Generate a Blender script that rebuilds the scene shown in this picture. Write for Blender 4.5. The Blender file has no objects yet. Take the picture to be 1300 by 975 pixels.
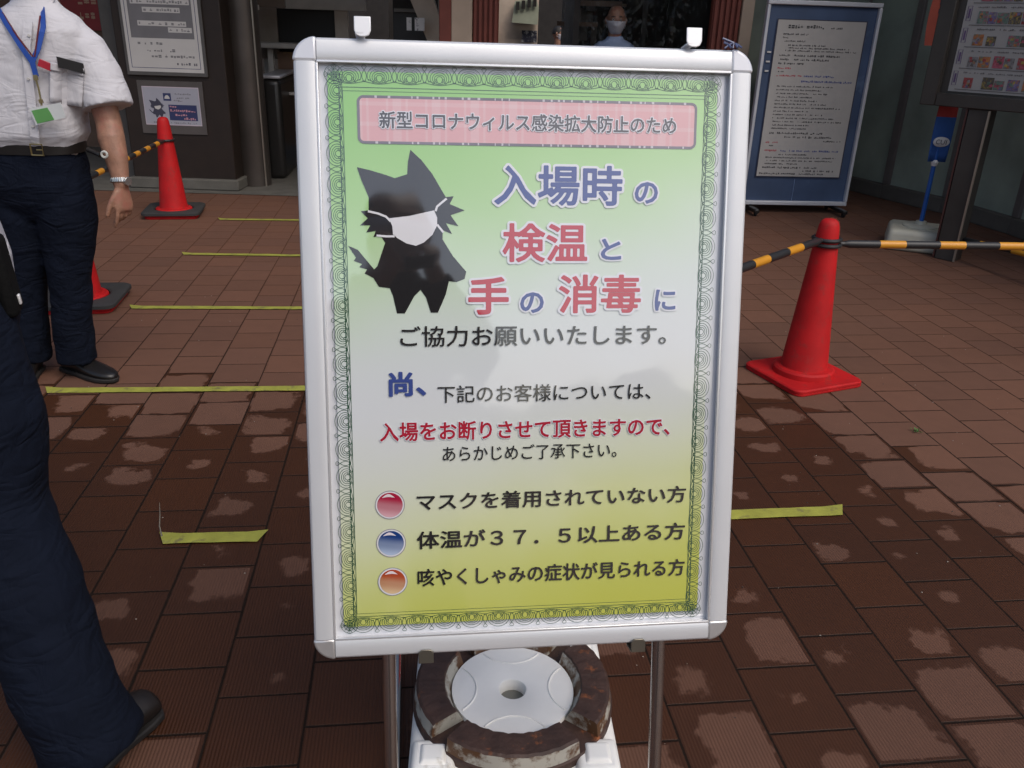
import bpy, bmesh, math, random
import numpy as np
from mathutils import Vector, Matrix
random.seed(7)
R = math.radians
sc = bpy.context.scene
COL = sc.collection

# ------------------------------------------------------------------ camera
CAM_H, PITCH, ROLL, F_PX = 1.40, R(23.22), R(1.94), 1065.0
cam_data = bpy.data.cameras.new('camera')
cam_data.sensor_width = 36.0
cam_data.lens = 36.0 * F_PX / 1300.0
cam_data.clip_start, cam_data.clip_end = 0.02, 500
cam = bpy.data.objects.new('camera', cam_data)
COL.objects.link(cam)
cam.matrix_world = (Matrix.Translation((0, 0, CAM_H)) @ Matrix.Rotation(R(90) - PITCH, 4, 'X')
                    @ Matrix.Rotation(ROLL, 4, 'Z'))
sc.camera = cam
cam_data.dof.use_dof = False

# ------------------------------------------------------------------ world, sun, exposure
SUN_EL, SUN_AZ = R(52), R(138)          # azimuth clockwise from +Y: behind the camera
world = bpy.data.worlds.new('World'); sc.world = world
world.use_nodes = True
wn = world.node_tree.nodes; wl = world.node_tree.links
wn.clear()
wo = wn.new('ShaderNodeOutputWorld'); bg = wn.new('ShaderNodeBackground')
sky = wn.new('ShaderNodeTexSky'); sky.sky_type = 'NISHITA'; sky.sun_disc = False
sky.sun_elevation = SUN_EL; sky.sun_rotation = SUN_AZ
sky.air_density = 1.0; sky.dust_density = 3.8; sky.ozone_density = 0.8
bg.inputs[1].default_value = 0.15
wl.new(sky.outputs[0], bg.inputs[0]); wl.new(bg.outputs[0], wo.inputs[0])
sd = bpy.data.lights.new('sun', 'SUN'); sd.energy = 1.0; sd.angle = R(35); sd.color = (1, .985, .965)
sun = bpy.data.objects.new('sun', sd); COL.objects.link(sun)
dirv = Vector((math.sin(SUN_AZ) * math.cos(SUN_EL), math.cos(SUN_AZ) * math.cos(SUN_EL), math.sin(SUN_EL)))
sun.rotation_euler = dirv.to_track_quat('Z', 'Y').to_euler(); sun.location = (0, -5, 12)
sc.view_settings.view_transform = 'Standard'; sc.view_settings.look = 'None'
sc.view_settings.gamma = 1; sc.view_settings.use_curve_mapping = False
sc.view_settings.exposure = -0.05
sc.render.engine = 'CYCLES'
sc.cycles.use_denoising = True
sc.cycles.max_bounces = 6; sc.cycles.transparent_max_bounces = 8
sc.cycles.sample_clamp_indirect = 6

# ------------------------------------------------------------------ measuring helpers (points on real surfaces)
def ray(x, y):
    u = (x - 650) / F_PX; v = (487.5 - y) / F_PX
    u, v = u * math.cos(ROLL) - v * math.sin(ROLL), u * math.sin(ROLL) + v * math.cos(ROLL)
    return Vector((u, math.cos(PITCH) + v * math.sin(PITCH), -math.sin(PITCH) + v * math.cos(PITCH)))
CAMP = Vector((0, 0, CAM_H))
def gp(x, y, z=0.0):
    r = ray(x, y); return CAMP + r * ((z - CAM_H) / r.z)
def at(x, y, Y):
    r = ray(x, y); return CAMP + r * (Y / r.y)
TILE_A = R(7.07)

# ------------------------------------------------------------------ materials
_m = {}
def mat(name, col, rough=.6, metal=0., var=.12, nscale=9., bump=.0, bscale=120., coat=0., spec=.5, col2=None, c2thr=.6, c2scale=12.):
    if name in _m: return _m[name]
    m = bpy.data.materials.new(name); m.use_nodes = True; _m[name] = m
    nt = m.node_tree; b = nt.nodes['Principled BSDF']
    b.inputs['Roughness'].default_value = rough; b.inputs['Metallic'].default_value = metal
    b.inputs['Specular IOR Level'].default_value = spec
    b.inputs['Coat Weight'].default_value = coat; b.inputs['Coat Roughness'].default_value = .05
    tc = nt.nodes.new('ShaderNodeTexCoord')
    no = nt.nodes.new('ShaderNodeTexNoise'); no.inputs['Scale'].default_value = nscale; no.inputs['Detail'].default_value = 5
    nt.links.new(tc.outputs['Object'], no.inputs['Vector'])
    mr = nt.nodes.new('ShaderNodeMapRange'); mr.inputs[1].default_value = .25; mr.inputs[2].default_value = .75
    mr.inputs[3].default_value = 1 - var; mr.inputs[4].default_value = 1 + var
    nt.links.new(no.outputs[0], mr.inputs[0])
    mx = nt.nodes.new('ShaderNodeVectorMath'); mx.operation = 'SCALE'
    mx.inputs[0].default_value = col[:3]
    nt.links.new(mr.outputs[0], mx.inputs['Scale'])
    out = mx.outputs[0]
    if col2:
        n2 = nt.nodes.new('ShaderNodeTexNoise'); n2.inputs['Scale'].default_value = c2scale; n2.inputs['Detail'].default_value = 8
        n2.inputs['Roughness'].default_value = .65
        nt.links.new(tc.outputs['Object'], n2.inputs['Vector'])
        m2 = nt.nodes.new('ShaderNodeMapRange'); m2.inputs[1].default_value = c2thr - .05; m2.inputs[2].default_value = c2thr + .06
        nt.links.new(n2.outputs[0], m2.inputs[0])
        mc = nt.nodes.new('ShaderNodeMix'); mc.data_type = 'RGBA'; mc.inputs['B'].default_value = (*col2, 1)
        nt.links.new(m2.outputs[0], mc.inputs['Factor']); nt.links.new(out, mc.inputs['A']); out = mc.outputs['Result']
    nt.links.new(out, b.inputs['Base Color'])
    if bump:
        n3 = nt.nodes.new('ShaderNodeTexNoise'); n3.inputs['Scale'].default_value = bscale; n3.inputs['Detail'].default_value = 4
        nt.links.new(tc.outputs['Object'], n3.inputs['Vector'])
        bu = nt.nodes.new('ShaderNodeBump'); bu.inputs['Strength'].default_value = bump; bu.inputs['Distance'].default_value = .01
        nt.links.new(n3.outputs[0], bu.inputs['Height']); nt.links.new(bu.outputs[0], b.inputs['Normal'])
    return m

def coat_print(m, ior=2.12):
    """glossy clear film over a print, with the faint waviness of a plastic sheet"""
    nt = m.node_tree; b = nt.nodes['Principled BSDF']
    b.inputs['Roughness'].default_value = .55; b.inputs['Specular IOR Level'].default_value = .2
    b.inputs['Coat Weight'].default_value = 1; b.inputs['Coat Roughness'].default_value = .045; b.inputs['Coat IOR'].default_value = ior
    ge = nt.nodes.new('ShaderNodeNewGeometry')
    n3 = nt.nodes.new('ShaderNodeTexNoise'); n3.inputs['Scale'].default_value = 4; n3.inputs['Detail'].default_value = 2
    nt.links.new(ge.outputs['Position'], n3.inputs['Vector'])
    bu = nt.nodes.new('ShaderNodeBump'); bu.inputs['Strength'].default_value = .20; bu.inputs['Distance'].default_value = .02
    nt.links.new(n3.outputs[0], bu.inputs['Height']); nt.links.new(bu.outputs[0], b.inputs['Coat Normal'])
    return m
def pmat(name, col, var=.03):
    if name in _m: return _m[name]
    return coat_print(mat(name, col, var=var))

def ramp_mat(name, stops, axis_vec, coat=True):
    """colour printed as a gradient along axis_vec of the part's own coordinates"""
    m = bpy.data.materials.new(name); m.use_nodes = True; nt = m.node_tree; b = nt.nodes['Principled BSDF']
    tc = nt.nodes.new('ShaderNodeTexCoord'); dp = nt.nodes.new('ShaderNodeVectorMath'); dp.operation = 'DOT_PRODUCT'
    dp.inputs[1].default_value = axis_vec
    no = nt.nodes.new('ShaderNodeTexNoise'); no.inputs['Scale'].default_value = 6
    nt.links.new(tc.outputs['Object'], dp.inputs[0]); nt.links.new(tc.outputs['Object'], no.inputs['Vector'])
    lo, hi = stops[0][0], stops[-1][0]
    ad = nt.nodes.new('ShaderNodeMath'); ad.operation = 'MULTIPLY_ADD'
    ad.inputs[1].default_value = .10 * (hi - lo) ; nt.links.new(no.outputs[0], ad.inputs[0]); nt.links.new(dp.outputs['Value'], ad.inputs[2])
    mr = nt.nodes.new('ShaderNodeMapRange'); mr.inputs[1].default_value = lo + .05 * (hi - lo); mr.inputs[2].default_value = hi + .05 * (hi - lo)
    nt.links.new(ad.outputs[0], mr.inputs[0])
    cr = nt.nodes.new('ShaderNodeValToRGB'); cr.color_ramp.interpolation = 'B_SPLINE' if len(stops) > 3 else 'EASE'
    el = cr.color_ramp.elements
    while len(el) < len(stops): el.new(.5)
    for e, (p, c) in zip(el, stops): e.position = (p - lo) / (hi - lo); e.color = (*c, 1)
    nt.links.new(mr.outputs[0], cr.inputs[0]); nt.links.new(cr.outputs[0], b.inputs['Base Color'])
    if coat: coat_print(m)
    return m

# ------------------------------------------------------------------ mesh builder
class MB:
    def __init__(s): s.bm = bmesh.new(); s.flatshade = False
    def add(s, vs, fs, mi=0):
        b = [s.bm.verts.new(v) for v in vs]
        for f in fs:
            try:
                fc = s.bm.faces.new([b[i] for i in f]); fc.material_index = mi
            except ValueError: pass
        return s
    def box(s, c, d, rot=None, mi=0, taper=1.0):
        x, y, z = d[0] / 2, d[1] / 2, d[2] / 2
        vs = [Vector((sx * x * (taper if sz > 0 else 1), sy * y * (taper if sz > 0 else 1), sz * z)) for sz in (-1, 1) for sy in (-1, 1) for sx in (-1, 1)]
        if rot is not None: vs = [rot @ v for v in vs]
        vs = [v + Vector(c) for v in vs]
        return s.add(vs, [(0, 2, 3, 1), (4, 5, 7, 6), (0, 1, 5, 4), (2, 6, 7, 3), (0, 4, 6, 2), (1, 3, 7, 5)], mi)
    def loft(s, rings, mi=0, caps=True):
        n = len(rings[0]); vs = [v for r in rings for v in r]; fs = []
        for i in range(len(rings) - 1):
            for j in range(n):
                k = (j + 1) % n
                fs.append((i * n + j, i * n + k, (i + 1) * n + k, (i + 1) * n + j))
        if caps:
            fs.append(tuple(reversed(range(n)))); fs.append(tuple((len(rings) - 1) * n + j for j in range(n)))
        return s.add(vs, fs, mi)
    def path(s, pts, rad, n=16, mi=0, round_caps=False, flat=None):
        pts = [Vector(p) for p in pts]
        if not isinstance(rad, (list, tuple)): rad = [rad] * len(pts)
        rad = list(rad)
        if round_caps:
            d0 = (pts[0] - pts[1]).normalized(); d1 = (pts[-1] - pts[-2]).normalized()
            P0 = []; A0 = []; P1 = []; A1 = []
            for a in (80, 55, 28):
                P0.append(pts[0] + d0 * rad[0] * math.sin(R(a))); A0.append(rad[0] * math.cos(R(a)))
            for a in (28, 55, 80):
                P1.append(pts[-1] + d1 * rad[-1] * math.sin(R(a))); A1.append(rad[-1] * math.cos(R(a)))
            pts = P0 + pts + P1; rad = A0 + rad + A1
        rings = []; up = None
        for i, p in enumerate(pts):
            a = pts[max(i - 1, 0)]; b = pts[min(i + 1, len(pts) - 1)]; t = (b - a).normalized()
            if up is None:
                up = Vector((0, 0, 1)) if abs(t.z) < .9 else Vector((0, 1, 0))
            x = up.cross(t).normalized(); y = t.cross(x).normalized(); up = y
            rings.append([p + (x * math.cos(2 * math.pi * j / n) + y * math.sin(2 * math.pi * j / n)) * rad[i] for j in range(n)])
        return s.loft(rings, mi)
    def lathe(s, prof, n=32, c=(0, 0, 0), mi=0, cap=True):
        c = Vector(c)
        rings = [[c + Vector((r * math.cos(2 * math.pi * j / n), r * math.sin(2 * math.pi * j / n), z)) for j in range(n)] for r, z in prof]
        return s.loft(rings, mi, cap)
    def prism(s, poly, y0, y1, mi=0):
        """polygon in x,z extruded along y"""
        n = len(poly); vs = [(x, y0, z) for x, z in poly] + [(x, y1, z) for x, z in poly]
        fs = [tuple(range(n)), tuple(reversed(range(n, 2 * n)))] + [(i, i + n, (i + 1) % n + n, (i + 1) % n) for i in range(n)]
        return s.add(vs, fs, mi)
    def rect(s, x0, z0, x1, z1, y=0, mi=0):
        return s.add([(x0, y, z0), (x1, y, z0), (x1, y, z1), (x0, y, z1)], [(0, 1, 2, 3)], mi)
    def strip(s, pts, w, y=0, closed=False, mi=0):
        """flat printed line through points (x, z)"""
        pts = [Vector(p) for p in pts]; n = len(pts); L = []; Rr = []
        for i, p in enumerate(pts):
            a = pts[(i - 1) % n] if (closed or i) else p; b = pts[(i + 1) % n] if (closed or i < n - 1) else p
            t = (b - a); t = t.normalized() if t.length else Vector((1, 0)); nn = Vector((-t.y, t.x)) * w / 2
            L.append(p + nn); Rr.append(p - nn)
        vs = [(q.x, y, q.y) for q in L] + [(q.x, y, q.y) for q in Rr]
        m = n if closed else n - 1
        return s.add(vs, [(i, i + n, (i + 1) % n + n, (i + 1) % n) for i in range(m)], mi)
    def flat(s, poly, y=0, mi=0):
        from mathutils.geometry import tessellate_polygon
        e = [s.bm.verts.new((x, y, z)) for x, z in poly]; s.flatshade = True
        for t in tessellate_polygon([[Vector((x, z, 0)) for x, z in poly]]):
            a, b, c = (poly[i] for i in t)
            cr = (b[0] - a[0]) * (c[1] - a[1]) - (b[1] - a[1]) * (c[0] - a[0])
            f = s.bm.faces.new([e[i] for i in (t if cr > 0 else reversed(t))]); f.material_index = mi
        return s
    def build(s, name, mats, parent=None, loc=(0, 0, 0), rot=(0, 0, 0), bevel=0, seg=2, smooth=35, subsurf=0, remesh=0, sm=0, disp=0, dscale=.08, weld=False, normals=True):
        if normals and not s.flatshade: bmesh.ops.recalc_face_normals(s.bm, faces=s.bm.faces)
        me = bpy.data.meshes.new(name); s.bm.to_mesh(me); s.bm.free()
        for m in (mats if isinstance(mats, (list, tuple)) else [mats]): me.materials.append(m)
        me.polygons.foreach_set('use_smooth', [not s.flatshade] * len(me.polygons))
        o = bpy.data.objects.new(name, me); COL.objects.link(o)
        if parent is not None: o.parent = parent
        o.location = loc; o.rotation_euler = rot
        if bevel:
            md = o.modifiers.new('bevel', 'BEVEL'); md.width = bevel; md.segments = seg; md.limit_method = 'ANGLE'; md.angle_limit = R(40)
            md.harden_normals = False
        if remesh:
            md = o.modifiers.new('remesh', 'REMESH'); md.mode = 'VOXEL'; md.voxel_size = remesh; md.use_smooth_shade = True
        if sm:
            md = o.modifiers.new('smooth', 'SMOOTH'); md.factor = .5; md.iterations = sm
        if subsurf:
            md = o.modifiers.new('sub', 'SUBSURF'); md.levels = md.render_levels = subsurf
        if disp:
            tx = bpy.data.textures.new('folds', 'CLOUDS'); tx.noise_scale = dscale; tx.noise_depth = 2
            md = o.modifiers.new('folds', 'DISPLACE'); md.texture = tx; md.strength = disp; md.mid_level = .5; md.texture_coords = 'LOCAL'
            t2 = bpy.data.textures.new('creases', 'MARBLE'); t2.noise_scale = dscale * .9; t2.turbulence = 9; t2.noise_depth = 1; t2.marble_type = 'SHARP'
            md = o.modifiers.new('creases', 'DISPLACE'); md.texture = t2; md.strength = disp * .40; md.mid_level = .5; md.texture_coords = 'LOCAL'
        if remesh or disp: pass
        elif not s.flatshade: me.set_sharp_from_angle(angle=R(smooth))
        return o

def tag(o, label, cat, group=None):
    o['label'] = label; o['category'] = cat
    if group: o['group'] = group
    return o
def thing(name, label, cat, loc=(0, 0, 0), rz=0, group=None):
    o = bpy.data.objects.new(name, None); COL.objects.link(o); o.location = loc; o.rotation_euler = (0, 0, rz)
    o.empty_display_size = .1
    return tag(o, label, cat, group)
def struct(o): o['kind'] = 'structure'; return o
def dup(root, loc, rz, label, group=None):
    r = root.copy(); COL.objects.link(r); r.location = loc; r.rotation_euler = (0, 0, rz); r['label'] = label
    if group: r['group'] = group
    for ch in list(root.children):
        c = ch.copy(); COL.objects.link(c); c.parent = r
        for g in list(ch.children):
            d = g.copy(); COL.objects.link(d); d.parent = c
    return r

# ================================================================== GROUND
def math_nodes(nt):
    def M(op, a, b=None, c=None, clamp=False):
        n = nt.nodes.new('ShaderNodeMath'); n.operation = op; n.use_clamp = clamp
        for i, v in enumerate((a, b, c)):
            if v is None: continue
            if isinstance(v, (int, float)): n.inputs[i].default_value = v
            else: nt.links.new(v, n.inputs[i])
        return n.outputs[0]
    return M
def paving_material():
    m = bpy.data.materials.new('clay_paving'); m.use_nodes = True; nt = m.node_tree; b = nt.nodes['Principled BSDF']
    M = math_nodes(nt); L = nt.links.new
    ge = nt.nodes.new('ShaderNodeNewGeometry'); sx = nt.nodes.new('ShaderNodeSeparateXYZ'); L(ge.outputs['Position'], sx.inputs[0])
    X, Y = sx.outputs[0], sx.outputs[1]
    ca, sa = math.cos(TILE_A), math.sin(TILE_A)
    s = M('ADD', M('MULTIPLY', X, ca), M('MULTIPLY', Y, sa)); t = M('ADD', M('MULTIPLY', X, -sa), M('MULTIPLY', Y, ca))
    cu = M('MULTIPLY', M('ADD', s, 1.051), 5.0); k = M('FLOOR', cu); u = M('SUBTRACT', cu, k)
    par = M('FLOORED_MODULO', k, 2.0)
    cv = M('ADD', M('MULTIPLY', M('SUBTRACT', t, 1.6), 5.0), M('MULTIPLY', par, .5)); r = M('FLOOR', cv); v = M('SUBTRACT', cv, r)
    def noise(scale, detail=4, rough=.55, vec=None):
        n = nt.nodes.new('ShaderNodeTexNoise'); n.inputs['Scale'].default_value = scale; n.inputs['Detail'].default_value = detail
        n.inputs['Roughness'].default_value = rough; L(vec or ge.outputs['Position'], n.inputs['Vector']); return n.outputs[0]
    cb = nt.nodes.new('ShaderNodeCombineXYZ'); L(k, cb.inputs[0]); L(r, cb.inputs[1])
    wn_ = nt.nodes.new('ShaderNodeTexWhiteNoise'); wn_.noise_dimensions = '3D'; L(cb.outputs[0], wn_.inputs['Vector'])
    sc_ = nt.nodes.new('ShaderNodeSeparateColor'); L(wn_.outputs['Color'], sc_.inputs[0])
    r1, r2, r3 = sc_.outputs
    fine = noise(60, 5); med = noise(14, 4); big = noise(1.3, 2); grain = noise(420, 2)
    edge = M('MULTIPLY', M('MINIMUM', M('MINIMUM', u, M('SUBTRACT', 1, u)), M('MINIMUM', v, M('SUBTRACT', 1, v))), .2)
    jit = M('MULTIPLY', M('SUBTRACT', fine, .5), .0034)
    jw = M('ADD', .0022, M('MULTIPLY', r3, .0010))
    e2 = M('ADD', edge, jit)
    mrj = nt.nodes.new('ShaderNodeMapRange'); mrj.inputs[3].default_value = 1; mrj.inputs[4].default_value = 0
    L(e2, mrj.inputs[0]); L(M('MULTIPLY', jw, .6), mrj.inputs[1]); L(M('MULTIPLY', jw, 1.5), mrj.inputs[2]); joint = mrj.outputs[0]
    # wet patch: front zone, its far edge at t about 3 and its right edge slanting away
    wob = M('MULTIPLY', M('SUBTRACT', noise(2.2, 3), .5), .9)
    far = M('SUBTRACT', 3.12, t)                                  # >0 near
    rgt = M('SUBTRACT', M('SUBTRACT', 3.58, M('MULTIPLY', Y, .62)), M('MULTIPLY', X, 1.35))   # >0 on the wet side
    zone = M('ADD', M('MINIMUM', M('MULTIPLY', far, .9), rgt), wob)   # >0 wet
    # a dry island in the middle of each tile
    dx = M('ABSOLUTE', M('SUBTRACT', u, M('ADD', .28, M('MULTIPLY', r2, .44)))); dy = M('ABSOLUTE', M('SUBTRACT', v, M('ADD', .30, M('MULTIPLY', r3, .40))))
    d = M('ADD', M('MULTIPLY', M('MAXIMUM', dx, dy), .55), M('MULTIPLY', M('SQRT', M('ADD', M('MULTIPLY', dx, dx), M('MULTIPLY', dy, dy))), .45))
    d = M('ADD', d, M('MULTIPLY', M('SUBTRACT', med, .5), .55)); d = M('ADD', d, M('MULTIPLY', M('SUBTRACT', fine, .5), .16))
    nearness = M('MULTIPLY', M('SUBTRACT', 2.25, t), .75, clamp=True)   # 0 at 2 m, growing towards the camera
    size = M('ADD', M('MULTIPLY', M('SUBTRACT', r1, .66), .62), M('MULTIPLY', nearness, .50))
    size = M('ADD', size, M('MULTIPLY', M('SUBTRACT', big, .5), .8))
    size = M('ADD', size, M('MULTIPLY', M('SUBTRACT', .55, zone, clamp=True), 1.25))
    mrw = nt.nodes.new('ShaderNodeMapRange'); mrw.interpolation_type = 'SMOOTHSTEP'
    d = M('ADD', d, M('MULTIPLY', M('LESS_THAN', edge, .011), .22))
    L(M('SUBTRACT', d, size), mrw.inputs[0]); mrw.inputs[1].default_value = -.05; mrw.inputs[2].default_value = .06
    wet = M('MULTIPLY', mrw.outputs[0], M('MULTIPLY', M('ADD', zone, .35), 8.0, clamp=True))
    wet = M('MAXIMUM', wet, M('MULTIPLY', M('MULTIPLY', zone, 1.2, clamp=True), .30))
    # colours
    tone = nt.nodes.new('ShaderNodeMix'); tone.data_type = 'RGBA'
    tone.inputs['A'].default_value = (.146, .067, .040, 1); tone.inputs['B'].default_value = (.124, .060, .039, 1)
    L(M('ADD', M('MULTIPLY', r1, .7), M('MULTIPLY', big, .3)), tone.inputs['Factor'])
    val = M('MULTIPLY', M('ADD', .92, M('MULTIPLY', r2, .14)), M('ADD', .78, M('ADD', M('MULTIPLY', med, .22), M('MULTIPLY', grain, .22))))
    def scale(col, f):
        n = nt.nodes.new('ShaderNodeVectorMath'); n.operation = 'SCALE'; L(col, n.inputs[0])
        if isinstance(f, float): n.inputs['Scale'].default_value = f
        else: L(f, n.inputs['Scale'])
        return n.outputs[0]
    dry = scale(tone.outputs['Result'], val)
    hs = nt.nodes.new('ShaderNodeHueSaturation'); hs.inputs['Saturation'].default_value = 1.25; hs.inputs['Value'].default_value = .38; L(dry, hs.inputs['Color'])
    m1 = nt.nodes.new('ShaderNodeMix'); m1.data_type = 'RGBA'; L(wet, m1.inputs['Factor']); L(dry, m1.inputs['A']); L(hs.outputs[0], m1.inputs['B'])
    m2 = nt.nodes.new('ShaderNodeMix'); m2.data_type = 'RGBA'; L(M('MULTIPLY', joint, M('SUBTRACT', .95, M('MULTIPLY', M('SUBTRACT', Y, 2.6), .22, clamp=True))), m2.inputs['Factor']); L(m1.outputs['Result'], m2.inputs['A']); m2.inputs['B'].default_value = (.018, .014, .012, 1)
    L(m2.outputs['Result'], b.inputs['Base Color'])
    L(M('MAXIMUM', joint, M('SUBTRACT', .88, M('MULTIPLY', wet, .34))), b.inputs['Roughness'])
    L(M('MULTIPLY', M('SUBTRACT', 1, joint), .35), b.inputs['Specular IOR Level'])
    b.inputs['Specular IOR Level'].default_value = .35
    # ribs run along the tile columns
    rib = M('MULTIPLY', M('ADD', M('SINE', M('MULTIPLY', s, 2 * math.pi / .0077)), 1), .5)
    ribamp = M('MULTIPLY', M('SUBTRACT', 1, joint), M('MULTIPLY', M('SUBTRACT', 3.4, Y), .5, clamp=True))
    h = M('ADD', M('MULTIPLY', M('MULTIPLY', rib, ribamp), .0013), M('MULTIPLY', grain, .0007))
    h = M('SUBTRACT', M('ADD', h, M('MULTIPLY', r2, .0016)), M('MULTIPLY', joint, .0022))
    bu = nt.nodes.new('ShaderNodeBump'); bu.inputs['Strength'].default_value = .8; bu.inputs['Distance'].default_value = 1.0
    L(h, bu.inputs['Height']); L(bu.outputs[0], b.inputs['Normal'])
    return m
g = MB().add([(-80, -80, 0), (80, -80, 0), (80, 80, 0), (-80, 80, 0)], [(0, 1, 2, 3)]).build('ground', paving_material()); struct(g)
M_conc = mat('concrete', (.115, .108, .092), .85, var=.2, bump=.2, bscale=60)
cs = MB().add([(-9, 6.98, .004), (2.0, 7.22, .004), (2.0, 14, .004), (-9, 14, .004)], [(0, 1, 2, 3)]).build('concrete_path', M_conc); struct(cs)

# ================================================================== BUILDINGS BEHIND
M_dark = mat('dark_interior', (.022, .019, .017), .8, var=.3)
M_brown = mat('brown_pillar', (.020, .012, .008), .55, var=.2, bump=.08)
M_grey = mat('grey_steel_column', (.075, .070, .064), .5, var=.2)
M_bronze = mat('bronze_metal', (.10, .085, .075), .38, metal=.6, var=.25, nscale=3)
M_cream = mat('cream_render', (.50, .39, .29), .8, var=.08)
M_red = mat('rust_red_cladding', (.20, .050, .032), .6, var=.15)
M_beige = mat('beige_wall', (.62, .50, .40), .8, var=.1)
M_roof = mat('shade_canopy_grey', (.16, .15, .14), .8)
M_white = mat('white_plastic_sheet', (.62, .61, .59), .5, var=.05)

# entrance hall
hall = thing('entrance_hall', 'long dark entrance building with unseen roof added for shade, red ribbed pillars and ticket window', 'building', (0, 8.2, 0))
HY = -8.2
mb = MB(); mb.box((-2.0, 8.4 + HY, 3.4), (22, 5.3, .3)); mb.build('shade_canopy', M_roof, hall, bevel=.02)  # unseen slab added to shade the entrance front
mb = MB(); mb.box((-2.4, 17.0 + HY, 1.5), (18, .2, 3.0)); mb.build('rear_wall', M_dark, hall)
mb = MB(); mb.box((-7.2, 9.6 + HY, 1.5), (6.5, .15, 3.0)); mb.build('side_wall', mat('tan_wall', (.16, .10, .07), .8), hall)
def ribbed(name, x0, x1, y, pitch=.045, z1=3.0):
    mb = MB(); n = max(1, round((x1 - x0) / pitch)); w = (x1 - x0) / n
    mb.box(((x0 + x1) / 2, y + .06 + HY, z1 / 2), (x1 - x0, .10, z1))
    for i in range(n): mb.box((x0 + (i + .5) * w, y + HY, z1 / 2), (w * .62, .035, z1))
    return mb.build(name, M_red, hall, bevel=.004)
ribbed('ribbed_pillar', -.43, -.215, 7.6)
ribbed('ribbed_pillar', 1.555, 1.785, 7.6)
MB().box((-.655, 7.62 + HY, 1.5), (.10, .12, 3)).build('door_post', M_red, hall, bevel=.006)
MB().box((-.518, 7.66 + HY, 1.5), (.172, .2, 3)).build('cream_pillar', M_cream, hall, bevel=.006)
MB().box((1.835, 7.66 + HY, 1.5), (.098, .2, 3)).build('cream_pillar', M_cream, hall, bevel=.006)
# ticket window, dark room behind it
bx0, bx1 = .112, 1.555
mb = MB(); mb.box((.93, 7.66 + HY, .55), (1.25, .12, 1.1)); mb.build('counter_wall', M_brown, hall)
mb = MB(); mb.box((.93, 7.62 + HY, 1.115), (1.25, .34, .03)); mb.build('counter_top', mat('worn_counter', (.2, .18, .15), .4), hall, bevel=.005)
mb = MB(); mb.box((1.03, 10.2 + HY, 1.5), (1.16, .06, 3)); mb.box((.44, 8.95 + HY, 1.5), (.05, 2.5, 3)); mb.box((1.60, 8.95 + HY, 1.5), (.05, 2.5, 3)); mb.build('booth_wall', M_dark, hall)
# things seen dimly in the booth
mb = MB()
for x, z, w, hh in ((.35, 1.52, .02, .30), (1.06, 1.50, .05, .34), (.52, 1.36, .10, .20), (.62, 1.34, .06, .22), (1.32, 1.47, .10, .08)):
    mb.box((x * 1.2, 9.7 + HY, z), (w, .03, hh))
mb.build('booth_shelving', mat('dim_shelf', (.10, .085, .07), .6), hall)
mb = MB(); mb.box((.75, 9.5 + HY, 1.62), (.5, .03, .05)); mb.box((.55, 9.5 + HY, 1.42), (.42, .03, .04)); mb.build('booth_ledge', mat('dim_wood', (.17, .09, .05), .5), hall)
# thin hanging vinyl screen
m = bpy.data.materials.new('clear_vinyl'); m.use_nodes = True; nt = m.node_tree; nt.nodes.clear()
o_ = nt.nodes.new('ShaderNodeOutputMaterial'); mx_ = nt.nodes.new('ShaderNodeMixShader'); tr_ = nt.nodes.new('ShaderNodeBsdfTransparent'); gl_ = nt.nodes.new('ShaderNodeBsdfGlossy')
gl_.inputs['Roughness'].default_value = .08; fr_ = nt.nodes.new('ShaderNodeFresnel'); fr_.inputs[0].default_value = 1.3
tr_.inputs[0].default_value = (.97, .97, .97, 1)
nz_ = nt.nodes.new('ShaderNodeTexNoise'); nz_.inputs['Scale'].default_value = 5; nz_.inputs['Distortion'].default_value = 2
bp_ = nt.nodes.new('ShaderNodeBump'); bp_.inputs['Strength'].default_value = .5; bp_.inputs['Distance'].default_value = .05
nt.links.new(nz_.outputs[0], bp_.inputs['Height']); nt.links.new(bp_.outputs[0], gl_.inputs['Normal'])
nt.links.new(fr_.outputs[0], mx_.inputs[0]); nt.links.new(tr_.outputs[0], mx_.inputs[1]); nt.links.new(gl_.outputs[0], mx_.inputs[2]); nt.links.new(mx_.outputs[0], o_.inputs[0])
M_vinyl = m
vs_ = []
nx_, nz_2 = 24, 12
for a in range(nz_2 + 1):
    for b_ in range(nx_ + 1):
        x = .32 + 1.22 * b_ / nx_; z = 1.14 + 1.2 * a / nz_2; vs_.append((x, 7.70 + HY + .012 * math.sin(x * 23 + 2 * z) + .008 * math.sin(x * 41 - 3 * z), z))
MB().add(vs_, [(a * (nx_ + 1) + b_, a * (nx_ + 1) + b_ + 1, (a + 1) * (nx_ + 1) + b_ + 1, (a + 1) * (nx_ + 1) + b_) for a in range(nz_2) for b_ in range(nx_)]).build('vinyl_screen', M_vinyl, hall, normals=False)
for x, y, z, w, hh, cc in ((.48, 9.9, 1.45, .03, .5, (.16, .15, .13)), (1.62, 9.9, 1.45, .12, .16, (.12, .13, .12)), (1.30, 9.9, 1.44, .05, .44, (.10, .09, .08)), (.98, 9.9, 1.62, .22, .03, (.20, .13, .08)), (.62, 9.9, 1.50, .24, .16, (.08, .06, .045)), (1.75, 9.8, 1.62, .07, .08, (.22, .22, .20)), (.70, 9.8, 1.60, .10, .10, (.10, .09, .085))):
    MB().box((x, y + HY, z), (w, .05, hh)).build('booth_fitting', mat('fitting_%d' % int(x * 100), cc, .5), hall, bevel=.004)
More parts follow.
